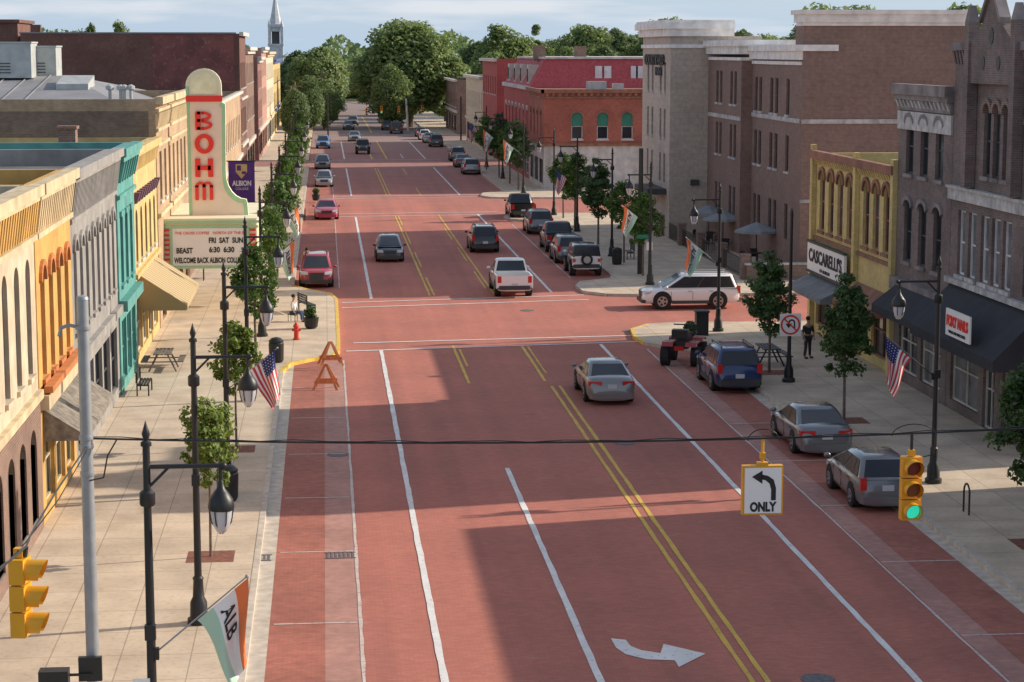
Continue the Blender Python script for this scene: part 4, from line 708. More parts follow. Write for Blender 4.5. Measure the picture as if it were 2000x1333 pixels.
        b=MB(); 
        if kind=='jeep': b.tube((sx*hw0*.48,L*.455,.98),(sx*hw0*.48,L*.475,.98),.1,n=12)
        else: b.hexa([(sx*hw0*.5,e-.2,lh-.14),(sx*hw0*.94,e-.42,lh-.1),(sx*hw0*.93,e-.13,lh-.12),(sx*hw0*.5,e-.0,lh-.14),(sx*hw0*.5,e-.2,lh+.01),(sx*hw0*.95,e-.46,lh+.04),(sx*hw0*.92,e-.17,lh+.02),(sx*hw0*.5,e-.03,lh+.01)])
        b.build('headlight',HEAD,root,False,False)
        b=MB(); b.ball((sx*(hw0+.09),g1*L-.24,zb+.1),.11,.07,.08); b.build('wing_mirror',pm,root,True,False)
        if tall: b=MB(); b.box(*sorted((sx*(hw0-.05),sx*(hw0+.012))),-p['wb']/2+wr+.12,p['wb']/2-wr+.0,z0-.01,z0+.15); b.build('side_cladding',fm_d,root,False,False)
        if kind!='jeep':
            for fy in ((.0,) if kind=='pickup' else (-.2,.02)): b=MB(); b.box(*sorted((sx*(hw0-.03),sx*(hw0+.02))),fy*L-.09,fy*L+.09,zb-.14,zb-.11); b.build('door_handle',fm_d if kind!='bigsuv' else ALLOY,root,False,False)
            for fy in ((-.09,.12) if kind=='pickup' else (-.24,-.01,.21)): b=MB(); b.box(*sorted((sx*(hw0-.05),sx*(hw0+.003))),fy*L-.008,fy*L+.008,z0+.18,zb-.14); b.build('door_seam',fm_d,root,False,False)
    b=MB(); b.box(-.17,.17,-rear-.03,-rear+.05,.62,.78); b.build('licence_plate',PLATE,root,False,False)
    b=MB(); b.box(-hw0*.42,hw0*.42,(e if kind!='jeep' else L*.46)-.05,(e if kind!='jeep' else L*.46)+.012,.5,lh-.02); b.build('grille',fm_d,root,False,False)
    bw=hw0*.82; b=MB(); b.hexa([(-bw,-rear-.06,z0+.05),(bw,-rear-.06,z0+.05),(bw+.1,-rear+.12,z0+.05),(-bw-.1,-rear+.12,z0+.05),(-bw,-rear-.06,z0+.27),(bw,-rear-.06,z0+.27),(bw+.1,-rear+.12,z0+.27),(-bw-.1,-rear+.12,z0+.27)]); b.build('bumper',fm_d if tall or kind=='jeep' else pm,root,False,False)
    ff=(e if kind!='jeep' else L*.47); b=MB(); b.hexa([(-bw,ff+.05,z0+.03),(bw,ff+.05,z0+.03),(bw+.1,ff-.14,z0+.03),(-bw-.1,ff-.14,z0+.03),(-bw,ff+.05,z0+.2),(bw,ff+.05,z0+.2),(bw+.1,ff-.14,z0+.2),(-bw-.1,ff-.14,z0+.2)]); b.build('bumper',fm_d if tall or kind=='jeep' else pm,root,False,False)
    if rails:
        for sx in (-1,1): b=MB(); b.tube((sx*wt_*.86,g2*L+.15,zr+.05),(sx*wt_*.86,g3*L-.15,zr+.05),.022); b.tube((sx*wt_*.86,g2*L+.2,zr-.06),(sx*wt_*.86,g2*L+.2,zr+.05),.02); b.tube((sx*wt_*.86,g3*L-.2,zr-.06),(sx*wt_*.86,g3*L-.2,zr+.05),.02); b.build('roof_rail',BLACK if pm is not white else ALLOY,root,False,False)
    if kind=='jeep':
        b=MB(); b.tube((0,-L*.46-.22,1.0),(0,-L*.46-.02,1.0),.34,n=20); sp_=b.build('spare_wheel',RUBBER,root,False,False); b=MB(); b.tube((0,-L*.46-.24,1.0),(0,-L*.46-.215,1.0),.21,n=14); b.build('rim',ALLOY,sp_,False,False)
        for sx in (-1,1):
            for sy in (-1,1): yy=sy*1.3+.08; b=MB(); b.box(*sorted((sx*hw0*.88,sx*(hw0+.05))),yy-.5,yy+.5,.94,.98); b.build('fender',BLACK,root,False,False)
    if kind=='pickup':
        b=MB(); b.box(-hw0*.86,hw0*.86,-L*.488,-L*.1,.73,.76); b.build('bed_floor',fm_d,root,False,False)
    root.location=(x,y,.004); root.rotation_euler=(0,0,rz); return root
def at(px,py,kind,rear=True):
    c=gz(px,py); return c.x,c.y+PR[kind]['L']/2*.96
silver=paint('silver',(.36,.37,.38),.4); grey=paint('grey',(.19,.20,.21),.4); dgrey=paint('dark_grey',(.06,.065,.07),.3); black=paint('black',(.014,.015,.017)); white=paint('white',(.88,.88,.87)); red=paint('red',(.40,.025,.03)); maroon=paint('maroon',(.45,.04,.08)); blue=paint('navy',(.02,.045,.15),.2); lblue=paint('blue',(.05,.20,.52)); pewter=paint('pewter',(.24,.24,.235),.4); mgrey=paint('mid_grey',(.20,.20,.21),.4)
MV='moving cars on the brick street'; PKR='cars parked along the right kerb'; PKL='cars parked along the left kerb'
cars=[('grey saloon driving away beside the double yellow line, nearest moving car','car','sedan',pewter,1195,792,0,MV,{}),
('black sport utility vehicle driving away with bright tail lights, left of the white lane line','suv','suv',black,948,495,0,MV,{'rails':True}),
('white pickup truck driving away at the junction','pickup','pickup',white,1005,582,0,MV,{'roofm':white}),
('dark grey hatchback driving toward the camera','car','hatch',dgrey,762,513,math.pi,MV,{}),
('dark off-roader far up the street coming toward the camera','car','jeep',dgrey,709,302,math.pi,MV,{}),
('small grey car far up the street behind the oncoming off-roader','car','sedan',grey,693,277,math.pi,MV,{}),
('red sport utility vehicle parked facing the camera at the left kerb','suv','suv',red,618,564,math.pi,PKL,{'rails':True}),
('crimson car parked at the left kerb, beyond the red utility vehicle','car','sedan',maroon,638,430,math.pi,PKL,{}),
('silver car parked at the left kerb, beyond the crimson car','car','hatch',silver,633,366,math.pi,PKL,{}),
('dark grey car parked behind the silver one on the left','car','hatch',grey,630,331,math.pi,PKL,{}),
('bright blue car parked on the far left kerb','car','suv',lblue,631,291,math.pi,PKL,{}),
('grey hatchback parked on the right behind the hanging traffic signal, nearest the camera','car','hatch',mgrey,1732,1000,0,PKR,{}),
('silver grey saloon parked second from the camera on the right','car','sedan',grey,1614,895,0,PKR,{}),
('navy blue utility vehicle parked behind the red quad bike','suv','suv',blue,1444,770,0,PKR,{'rails':True}),
('white off-roader with black roof and rear spare wheel','car','jeep',white,1146,541,0,PKR,{'roofm':black}),
('grey car parked just ahead of the white off-roader','car','suv',grey,1116,517,0,PKR,{}),
('dark grey pickup truck parked in the right row beside the hotel','pickup','pickup',dgrey,1098,495,0,PKR,{}),
('dark utility vehicle parked beyond the dark grey pickup','suv','suv',grey,1057,459,0,PKR,{}),
('black pickup truck at the head of the hotel parking row','pickup','pickup',black,1022,429,0,PKR,{}),
('silver utility vehicle parked third row out on the right, past the second junction','suv','suv',silver,922,342,0,PKR,{}),
('dark saloon parked just beyond the silver utility vehicle','car','sedan',dgrey,905,328,0,PKR,{}),
('grey car parked farthest in the group past the second junction','car','suv',grey,895,316,0,PKR,{}),
('dark utility vehicle leading the far right parking row','suv','suv',dgrey,853,288,0,PKR,{}),
('silver car second in the far right parking row','car','sedan',silver,840,280,0,PKR,{}),
('white car third in the far right parking row','car','hatch',white,830,274,0,PKR,{}),
('grey car last in the far right parking row','car','hatch',grey,823,268,0,PKR,{}),
('tiny dark car on the road just left of centre, far away','car','sedan',dgrey,681,254,math.pi,MV,{}),
('tiny blue-grey car beside the tiny dark car far away','car','suv',grey,690,246,math.pi,MV,{}),
('faraway dark pickup stopped under the big broad tree','pickup','pickup',dgrey,775,262,0,MV,{}),
('faraway dark car left of the pickup under the broad tree','car','suv',black,757,255,0,MV,{})]
for lab,cat,kind,pm,px,py,rz,grp,kw in cars:
    x,y=at(px,py,kind); car(lab,cat,kind,pm,x,y,rz,grp,name={'pickup':'pickup_truck','suv':'sport_utility_vehicle','car':'parked_car' if grp!=MV else 'moving_car'}[cat],**kw)
c=gz(1351,605); car('white sport utility vehicle crossing the junction side-on','suv','bigsuv',white,c.x,c.y+1.,math.pi/2,MV,rails=True,name='sport_utility_vehicle')
for px,py,pm,lab in ((1343,716,red,'red and black quad bike parked ahead of the navy utility vehicle'),):
    c=gz(px,py); q=thing('quad_bike',lab,'quad bike'); 
    b=MB(); b.hexa([(-.2,-.55,.5),(.2,-.55,.5),(.22,.5,.5),(-.22,.5,.5),(-.16,-.5,.8),(.16,-.5,.8),(.14,.45,.92),(-.14,.45,.92)]); b.build('body',BLACK,q,False,False)
    b=MB(); b.box(-.17,.17,-.55,.15,.8,.92); b.build('seat',fm_d,q,False,False)
    for sx in (-1,1):
        for sy in (-1,1):
            b=MB(); b.tube((sx*.36,sy*.62,.3),(sx*.62,sy*.62,.3),.3,n=16); w_=b.build('wheel',RUBBER,q,False,False); b=MB(); b.tube((sx*.6,sy*.62,.3),(sx*.635,sy*.62,.3),.14,n=10); b.build('rim',ALLOY,w_,False,False)
            b=MB(); A0=[(sx*.2,sy*.62+d,z) for d,z in ((-.36,.62),(-.25,.74),(.25,.74),(.36,.62),(.25,.70),(-.25,.70))]; b.extr(A0,(sx*.36,0,0)); b.build('fender',pm,q,False,False)
    b=MB(); b.tube((0,.4,.85),(0,.3,1.12),.03); b.tube((-.38,.2,1.14),(.38,.2,1.14),.02); b.build('handlebar',BLACK,q,False,False)
    for s_ in (-1,1):
        b=MB()
        for k in range(5): b.tube((-.3+k*.15,s_*.65-.2,.84),(-.3+k*.15,s_*.65+.2,.84),.012,n=5)
        b.tube((-.34,s_*.65-.2,.84),(.34,s_*.65-.2,.84),.014); b.tube((-.34,s_*.65+.2,.84),(.34,s_*.65+.2,.84),.014); b.build('rack',BLACK,q,False,False)
    b=MB(); b.box(-.26,.26,-.85,-.5,.86,1.1); b.build('cargo_box',BLACK,q,False,False)
    b=MB(); b.box(-.15,.15,-.95,-.85,.5,.62); b.build('taillight',TAIL,q,False,False)
    q.location=(c.x,c.y+.9,.004); q.rotation_euler=(0,0,-.35); q.scale=(1.3,1.3,1.4)
# ---------------- street lamps
LG=mat('lamp_glass',(.55,.57,.60),.2,var=0,coat=.5)
def lamp_proto(dx):
    r=thing('street_lamp','x','street lamp'); 
    b=MB(); b.lathe((0,0,0),[(.26,0),(.26,.12),(.2,.16),(.19,.5),(.13,.62),(.11,1.0),(.13,1.05),(.09,1.1)],12); b.build('base',BLACK,r,True,False)
    b=MB(); b.tube((0,0,1.05),(0,0,6.5),.085,.06,n=10); b.build('pole',BLACK,r,True,False)
    b=MB(); b.lathe((0,0,6.45),[(.09,0),(.09,.06),(.04,.1),(.07,.2),(.04,.3),(.005,.42)],10); b.build('finial',BLACK,r,True,False)
    b=MB(); b.tube((0,0,6.1),(dx*1.22,0,6.1),.04); b.tube((dx*.02,0,5.75),(dx*.35,0,6.08),.025); b.tube((dx*1.2,0,6.12),(dx*1.2,0,5.85),.035); b.ball((dx*1.25,0,6.1),.06); b.build('arm',BLACK,r,True,False)
    b=MB(); b.lathe((0,0,5.45),[(.11,0),(.13,.03),(.13,.22),(.09,.26)],10); b.build('collar',BLACK,r,True,False)
    b=MB(); b.box(-.09,.09,-.14,.0,3.2,3.45); b.build('outlet_box',BLACK,r,False,False)
    b=MB(); b.lathe((dx*1.2,0,5.3),[(.21,.06),(.22,.12),(.2,.24),(.12,.36),(.07,.42),(.05,.5),(.03,.58)],14)
    for k in range(6): an=k*math.pi/3; b.path([(dx*1.2+.205*math.cos(an),.205*math.sin(an),5.4),(dx*1.2+.165*math.cos(an),.165*math.sin(an),5.15),(dx*1.2+.03*math.cos(an),.03*math.sin(an),4.96)],.012,4)
    b.build('lantern_cap',BLACK,r,True,False)
    b=MB(); b.lathe((dx*1.2,0,4.96),[(.02,.0),(.08,.03),(.14,.14),(.175,.28),(.19,.42)],14); b.build('lantern_glass',LG,r,True,False)
    return r
LL=lamp_proto(1); LR=lamp_proto(-1)
lampsL=[(-2.98,33.4),(-2.98,45.6),(-2.95,59.3),(-2.95,75.5),(-2.95,93),(-2.95,114),(-2.95,134),(-2.95,156),(-2.95,182),(-2.95,212)]
lampsR=[(18.1,gz(1822,952).y),(18.05,gz(1400,653).y),(17.9,112),(18,128),(18,146),(18,161),(18,186),(18,208),(18,229)]
for i,(x,y) in enumerate(lampsL): put(LL,x,y,1,0,f'{on_[i]} black street lamp on the left pavement','black street lamps')
for i,(x,y) in enumerate(lampsR): put(LR,x,y,1,0,f'{on_[i]} black street lamp on the right pavement','black street lamps')
c=gz(1540,753); sp_=thing('sign_post','black ornamental post carrying the no U-turn sign','sign post',(c.x,c.y,.14)); b=MB(); b.lathe((c.x,c.y,.14),[(.26,0),(.26,.12),(.19,.18),(.18,.5),(.11,.65),(.1,1.05)],12); b.build('base',BLACK,sp_,True); b=MB(); b.tube((c.x,c.y,1),(c.x,c.y,6.7),.08,.06,n=10); b.lathe((c.x,c.y,6.65),[(.08,0),(.07,.12),(.005,.35)],8); b.build('pole',BLACK,sp_,True)
un=thing('no_u_turn_sign','white no U-turn sign with red slashed circle on black post','sign',(c.x,c.y-.1,2.9)); zc=on_y(1540,635,c.y-.15).z; yy=c.y-.14
b=MB(); b.box(c.x-.42,c.x+.42,yy,yy+.02,zc-.44,zc+.44); b.build('panel',WPAN,un); b=MB(); n=24
for k in range(n):
    a0,a1=2*math.pi*k/n,2*math.pi*(k+1)/n; b.quad(*[(c.x+r_*math.cos(a_),yy-.012,zc+r_*math.sin(a_)) for r_,a_ in ((.32,a0),(.39,a0),(.39,a1),(.32,a1))])
b.quad((c.x-.27,yy-.016,zc+.22),(c.x-.23,yy-.016,zc+.26),(c.x+.27,yy-.016,zc-.22),(c.x+.23,yy-.016,zc-.26)); b.build('red_circle',REDP,un)
b=MB()
b.box(c.x+.13,c.x+.19,yy-.005,yy-.001,zc-.18,zc+.08); 
for k in range(8):
    a0,a1=math.pi*k/8,math.pi*(k+1)/8; b.quad(*[(c.x+.05+r_*math.cos(a_),yy-.0045,zc+.08+r_*math.sin(a_)) for r_,a_ in ((.08,a0),(.14,a0),(.14,a1),(.08,a1))])
b.poly([(c.x-.20,yy-.005,zc+.05),(c.x+.06,yy-.005,zc+.05),(c.x-.07,yy-.005,zc-.14)]); b.build('u_arrow',INK,un)
c=gz(1250,540); b=MB(); b.tube((c.x,c.y,.1),(c.x,c.y,on_y(1250,290,c.y).z),.17,.13,n=10); tag(b.build('utility_pole',BLACK),'thick black pole at the far right corner by the hotel','pole')
c=gz(1267,560); sg=thing('street_name_sign','green street name blade on a thin post at the far right corner','sign',(c.x,c.y,.14)); b=MB(); b.tube((c.x,c.y,.1),(c.x,c.y,3.4),.04); b.build('post',BLACK,sg); b=MB(); z_=on_y(1250,463,c.y).z; b.box(c.x-.7,c.x+.02,c.y-.02,c.y+.0,z_-.1,z_+.12); b.build('name_blade',mat('sign_green',(.02,.22,.12),.5),sg); b=MB(); b.box(c.x-.15,c.x+.18,c.y-.07,c.y-.05,z_-.75,z_-.3); b.build('panel',WPAN,sg)
# ---------------- flags
FW=mat('flag_white',(.86,.85,.83),.8,var=0); FRD=mat('flag_red',(.62,.05,.06),.8,var=0); FB=mat('flag_blue',(.03,.04,.18),.8,var=0); FG=mat('flag_green',(.45,.66,.52),.8,var=0); FO=mat('flag_orange',(.88,.22,.07),.8,var=0)
def flag(kind,x,y,z,dx,label,seed,big=1.,word='ALBION'):
    rg=random.Random(seed); r=thing('flag_and_pole',label,'flag',(x,y,z),0,'flags on lamp posts'); tip=Vector((dx*1.45*big,-.0,1.2*big)); b=MB(); b.tube((0,0,0),tip,.016,.013); b.ball(tip,.035); b.build('flagpole',STEEL if seed%2 else BLACK,r,False,False); b=MB(); b.box(-.05,.05,-.05,.05,-.12,.08); b.build('bracket',BLACK,r,False,False)
    ph=rg.uniform(0,6); ln=1.25*big
    def S(s,t,o=0):
        p=tip*(.42+.56*s); xx=p.x+(tip.x*1.02-p.x)*.72*(t**.8)+dx*.05*math.sin(4*t+ph); zz=p.z-ln*t*(.92+.18*s); yy=.12*math.sin(8*s+3*t+ph)*min(1,t*2+.1)+o
        return Vector((xx,yy,zz))
    ns,nt_=26,20; b=MB(); vs=[S(i/ns,j/nt_) for i in range(ns+1) for j in range(nt_+1)]; b.v=[tuple(v) for v in vs]
    for i in range(ns):
        for j in range(nt_):
            s=(i+.5)/ns; t=(j+.5)/nt_
            if kind=='us': m_=2 if (s>.46 and t<.42) else (0 if int(s*13)%2==0 else 1)
            else: m_=0 if s<.30 else (1 if s<.72 else 2)
            b.f.append((i*(nt_+1)+j,(i+1)*(nt_+1)+j,(i+1)*(nt_+1)+j+1,i*(nt_+1)+j+1)); b.mi.append(m_)
    fl=b.build('flag_cloth',[FRD,FW,FB] if kind=='us' else [FG,FW,FO],r,True,False)
    if kind=='us':
        b=MB()
        for i in range(5):
            for j in range(6):
                s=.5+i*.1; t=.04+j*.065
                for o in (-.01,.01): b.quad(S(s-.018,t,o),S(s,t+.014,o),S(s+.018,t,o),S(s,t-.014,o))
        b.build('stars',FW,r,False,False)
    else:
        me=text_mesh(word,1.,0,.02); xs=[v.co.x for v in me.vertices]; w_=max(xs)-min(xs); tw_=.82 if word=='ALBION' else .42; t0=.5 if word=='ALBION' else .30
        MB().mesh(me,lambda v:S(.51+v.y*.40*dx,t0+v.x/w_*tw_,-.012)).build('lettering',INK,r,False,False)
flag('city',-2.9,33.4,on_y(285,1275,33.4).z,1,'green white and orange city flag on the nearest left lamp',3,1.05,'ALB')
flag('us',-2.9,59.3,3.25,1,'stars and stripes flag on the left pavement near the barricades',5)
flag('city',-2.9,93,3.3,1,'city flag on the left pavement near the theatre marquee',4)
flag('city',-2.9,114,3.3,1,'city flag on the left pavement beyond the marquee',6)
flag('us',18.0,lampsR[0][1],3.4,-1,'stars and stripes flag in front of the nail salon on the right',8)
flag('city',17.95,lampsR[1][1],3.3,-1,'city flag on the lamp above the white crossing utility vehicle',9)
flag('city',17.8,112,3.4,-1,'city flag by the thick black pole outside the hotel',10)
flag('us',17.9,146,3.4,-1,'stars and stripes flag farther along the hotel pavement',12)
flag('city',17.9,186,3.6,-1,'city flag at the corner past the second junction, nearer',13,1.2)
flag('city',17.9,208,3.6,-1,'city flag past the second junction, farther',14,1.3)
flag('us',17.9,229,3.6,-1,'stars and stripes flag past the second junction',15,1.3)
# ---------------- signals over the street
YSG=37.
SY=mat('signal_yellow',(.74,.36,.02),.45,var=.08); 
lx=on_y(170,900,YSG).x
pl=thing('signal_pole','tall grey steel span wire pole at lower left','pole',(lx,YSG,.14)); b=MB(); b.tube((lx,YSG,.1),(lx,YSG,on_y(165,585,YSG).z),.125,.105,n=16); b.build('pole',STEEL,pl,True); zt2=on_y(165,585,YSG).z; b=MB(); b.lathe((lx,YSG,zt2),[(.115,0),(.1,.05),(.01,.08)],12); b.build('cap',STEEL,pl,True)
for py in (640,855,872,925): z_=on_y(165,py,YSG).z; b=MB(); b.lathe((lx,YSG,z_-.04),[(.13,0),(.135,.02),(.13,.08)],14); b.build('clamp_band',STEEL,pl,True)
z_=on_y(130,640,YSG).z; b=MB(); b.path([(lx,YSG,z_-.02),(lx-.25,YSG-.05,z_+.05),(lx-.38,YSG-.08,z_),(lx-.42,YSG-.08,z_-.15)],.035); b.build('hook_bracket',STEEL,pl,True)
xr=20.5; b=MB(); b.tube((xr,YSG,.1),(xr,YSG,8.6),.13,.1,n=14); tag(b.build('signal_pole',STEEL),'grey span wire pole beyond the right edge of the photo','pole')
def wz(x):
    t=(x-lx)/(xr-lx); return 6.06-.62*4*t*(1-t)*.55+ .25*t
wire=thing('span_wire','black span wire crossing the street with the hanging signal and sign','cable',(8,YSG,6)); b=MB(); n=40; b.path([(lx+(xr-lx)*k/n,YSG,wz(lx+(xr-lx)*k/n)) for k in range(n+1)],.02,5); b.build('main_cable',BLACK,wire)
xs1=on_y(1490,890,YSG).x; xs2=on_y(1783,880,YSG).x
for pts,r_ in [([(lx+(xr-lx)*k/n,YSG-.02,wz(lx+(xr-lx)*k/n)+.03+.02*math.sin(k*2.3)) for k in range(n+1)],.009)]+[([(xc+w_*math.cos(a_*math.pi/10),YSG-.03,wz(xc)-.04+.22*math.sin(a_*math.pi/10)) for a_ in range(11)],.011) for xc,w_ in ((xs1,.3),(xs2,.42))]+[([(xs2+.42,YSG-.03,wz(xs2)-.03),(xs2+.4,YSG-.03,wz(xs2)-.4),(xs2+.2,YSG-.03,wz(xs2)-.45)],.011),([(lx+.05,YSG-.1,5.3),(lx+.3,YSG-.1,5.35),(lx+.38,YSG-.1,5.75),(lx+.55,YSG-.05,wz(lx+.5))],.015)]:
    b=MB(); b.path(pts,r_,5); b.build('slack_cable',BLACK,wire)
a=on_y(1450,910,YSG); c=on_y(1527,1004,YSG); os_=thing('turn_only_sign','white left turn only sign with yellow frame hung from the span wire','sign',((a.x+c.x)/2,YSG,a.z)); 
b=MB(); b.box(a.x,c.x,YSG-.06,YSG+.1,c.z,a.z); b.build('frame',SY,os_); b=MB(); b.box(a.x+.035,c.x-.035,YSG-.075,YSG-.061,c.z+.035,a.z-.035); b.build('panel',WPAN,os_)
cx=(a.x+c.x)/2; w_=c.x-a.x; h_=a.z-c.z; f_=lambda u,v:(a.x+u*w_,YSG-.08,a.z-v*h_)
b=MB(); 
P=[(.70,.70),(.70,.48),(.66,.36),(.56,.29),(.46,.27)]; Q=[(.82,.70),(.82,.45),(.76,.28),(.62,.20),(.47,.17)]
for k in range(4): b.quad(f_(*P[k]),f_(*Q[k]),f_(*Q[k+1]),f_(*P[k+1]))
b.poly([f_(.48,.09),f_(.48,.36),f_(.22,.215)]); b.build('arrow',INK,os_); text('ONLY',f_(.5,.84),.24,INK,os_,fitw=w_*.66,off=.012,ext=.002)
b=MB(); b.tube((cx,YSG+.02,a.z),(cx,YSG+.02,wz(cx)-.02),.03); b.box(cx-.1,cx+.1,YSG-.05,YSG+.09,a.z+.002,a.z+.06); b.box(cx-.05,cx+.05,YSG-.04,YSG+.06,a.z+.12,a.z+.24); b.build('hanger',SY,os_)
def signal(name,label,x,y,ztop,hh,rz,lit,face_dark=False):
    r=thing(name,label,'traffic light'); s=hh/3
    b=MB()
    for k in range(3): b.box(-s*.46,s*.46,-.0,.2,-s*(k+1)+.012,-s*k-.012)
    b.box(-.06,.06,.04,.16,0,.12); b.build('housing',SY,r,False,False)
    for k in range(3):
        zc=-s*(k+.5); b=MB(); rr=s*.40; n=20
        LL_=lambda a_:.27*(.80+.20*math.sin(a_))
        for i in range(n):
            a0=R(-60+300*i/n); a1=R(-60+300*(i+1)/n)
            b.quad(*[(q_*math.cos(a_),yy_,zc+q_*math.sin(a_)) for q_,a_,yy_ in ((rr,a0,-.001),(rr,a1,-.001),(rr,a1,-LL_(a1)),(rr,a0,-LL_(a0)))])
            b.quad(*[(q_*math.cos(a_),yy_,zc+q_*math.sin(a_)) for q_,a_,yy_ in ((rr-.012,a0,-.001),(rr-.012,a1,-.001),(rr-.012,a1,-LL_(a1)),(rr-.012,a0,-LL_(a0)))])
        b.build('visor',SY,r,True,False)
        b=MB(); b.tube((0,-.02,zc),(0,.001,zc),rr*.9,n=18)
        mm={0:mat('lens_red_dark',(.16,.018,.012),.3,var=0),1:mat('lens_amber_dark',(.20,.07,.015),.3,var=0),2:mat('lens_green_lit',(.02,.55,.38),.3,var=0,emit=.9) if lit else mat('lens_green_dark',(.01,.06,.05),.3,var=0)}[k]
        b.build('lens',mm,r,False,False)
    r.location=(x,y,ztop); r.rotation_euler=(0,0,rz); return r
a=on_y(1783,893,YSG); c=on_y(1783,1018,YSG); signal('traffic_light','yellow traffic light with its green lamp lit, hung over the right side',a.x,YSG,a.z,a.z-c.z,0,True)
wz2=wz(a.x); b=MB(); b.tube((a.x,YSG+.1,a.z+.1),(a.x,YSG+.1,wz2),.03); b.build('signal_hanger',BLACK,wire)
y2=27.; a=on_y(52,1088,y2); c=on_y(40,1243,y2); sl=signal('traffic_light','yellow traffic light seen from the side at lower left',a.x-.0,y2,a.z,a.z-c.z,R(80),False)
cb_=thing('signal_cable','black cable running from the grey pole down to the left traffic light','cable',(lx,YSG,5)); b=MB(); b.path([(lx,YSG,on_y(165,872,YSG).z),on_y(110,960,32.5),on_y(60,1045,28.2),(a.x-.0,y2,a.z+.14),on_y(20,1095,25.5),on_y(-60,1150,24)],.016,5); b.build('main_cable',BLACK,cb_)
b=MB(); b.path([(a.x-.0,y2,a.z+.14),(a.x-.02,y2,a.z)],.03); b.build('hanger',BLACK,cb_); b=MB(); b.path([(lx,YSG,on_y(165,880,YSG).z),on_y(115,975,32.),on_y(50,1060,27.6),on_y(-40,1160,24)],.01,4); b.build('slack_cable',BLACK,cb_)
ps=thing('pedestrian_signal','black pedestrian signal boxes at the foot of the grey pole','pedestrian signal',(lx,YSG,2.7)); c=on_y(108,1315,36.6); b=MB(); b.box(c.x-.28,c.x+.25,36.4,36.7,c.z-.3,c.z+.08); b.build('housing',BLACK,ps); c2=on_y(175,1305,36.6); b=MB(); b.box(c2.x-.22,c2.x+.2,36.75,36.86,c2.z-.3,c2.z+.15); b.build('housing',BLACK,ps); b=MB(); b.box(c.x,lx,36.7,36.75,c.z-.1,c.z-.06); b.build('bracket',BLACK,ps)
c=on_y(277,1330,33.2); b=MB(); b.box(c.x-.14,c.x+.14,33.1,33.13,c.z-.4,c.z+.06); tag(b.build('parking_sign',WPAN),'small white parking sign on the nearest left lamp','sign')
# ---------------- street furniture
FO2=mat('barricade_orange',(.66,.22,.08),.7,var=.25,scale=6)
for px,py,rz,lab in ((646,722,.15,'orange wooden barricade standing farther, on the yellow kerb'),(637,762,-.1,'orange wooden barricade standing nearer, in the parking lane')):
    c=gz(px,py); q=thing('barricade',lab,'barricade',(0,0,0),0,'orange barricades')
    for sy in (-.28,.28):
        for sx in (-1,1): b=MB(); b.hexa([(sx*.46-.05,sy*1.4-.02,0),(sx*.46+.05,sy*1.4-.02,0),(sx*.46+.05,sy*1.4+.02,0),(sx*.46-.05,sy*1.4+.02,0),(sx*.03-.05,sy*.3-.02,.95),(sx*.03+.05,sy*.3-.02,.95),(sx*.03+.05,sy*.3+.02,.95),(sx*.03-.05,sy*.3+.02,.95)]); b.build('leg',FO2,q,False,False)
        b=MB(); b.box(-.42,.42,sy*1.1-.035,sy*1.1-.012,.24,.35); b.build('board',FO2,q,False,False)
    q.location=(c.x,c.y+.3,.01 if py>740 else .16); q.rotation_euler=(0,0,rz)
def prop(name,label,cat,px,py,parts,z=.14,group=None,rz=0,y_off=0):
    c=gz(px,py,z); r=thing(name,label,cat,(0,0,0),0,group)
    for nm,mm,fn in parts: b=MB(); fn(b); b.build(nm,mm,r,False,False)
    r.location=(c.x,c.y+y_off,z); r.rotation_euler=(0,0,rz); return r
trash=[('bin_body',BLACK,lambda b:b.lathe((0,0,0),[(.24,0),(.3,.1),(.32,.8),(.28,.85)],14)),('bin_lid',BLACK,lambda b:b.lathe((0,0,.86),[(.31,0),(.31,.06),(.2,.16),(.05,.2)],14))]
prop('litter_bin','black litter bin on the left pavement near the yellow kerb','bin',540,708,trash); prop('litter_bin','black litter bin at the foot of the nearest left tree lamp','bin',445,978,trash); prop('litter_bin','black litter bin by the benches outside the hotel','bin',1205,517,trash)
PL=lambda:[('pot',BLACK,lambda b:b.lathe((0,0,0),[(.2,0),(.3,.1),(.36,.5),(.38,.52)],14))]
def planter(px,py,lab,z=.14):
    r=prop('planter',lab,'planter',px,py,PL(),z,'black planters'); me,_=crown(px,.75,.42,.35,14,900,.07,LEAF2,.45,name='foliage'); o=bpy.data.objects.new('foliage',me); COL.objects.link(o); o.parent=r
planter(608,642,'black planter with plants near the red hydrant'); planter(1345,672,'black planter at the near right corner beside the quad bike'); planter(617,392,'small planter by the crimson car')
prop('bin_cabinet','black box bin at the near right corner','bin',1370,655,[('cabinet',BLACK,lambda b:b.box(-.28,.28,-.25,.25,0,1.05)),('hood',BLACK,lambda b:b.box(-.32,.32,-.3,.3,1.06,1.14))],z=.14)
HR=mat('hydrant_red',(.58,.05,.03),.5)
prop('fire_hydrant','red fire hydrant on the left corner pavement','hydrant',579,664,[('barrel',HR,lambda b:b.lathe((0,0,0),[(.16,0),(.16,.05),(.11,.07),(.11,.55),(.15,.58),(.13,.66),(.05,.76),(.03,.8)],12)),('outlet',HR,lambda b:b.tube((-.2,0,.45),(.2,0,.45),.06)),('outlet',HR,lambda b:b.tube((0,-.2,.42),(0,0,.42),.07))])
WD=mat('weathered_wood',(.17,.14,.115),.85,var=.3,scale=5)
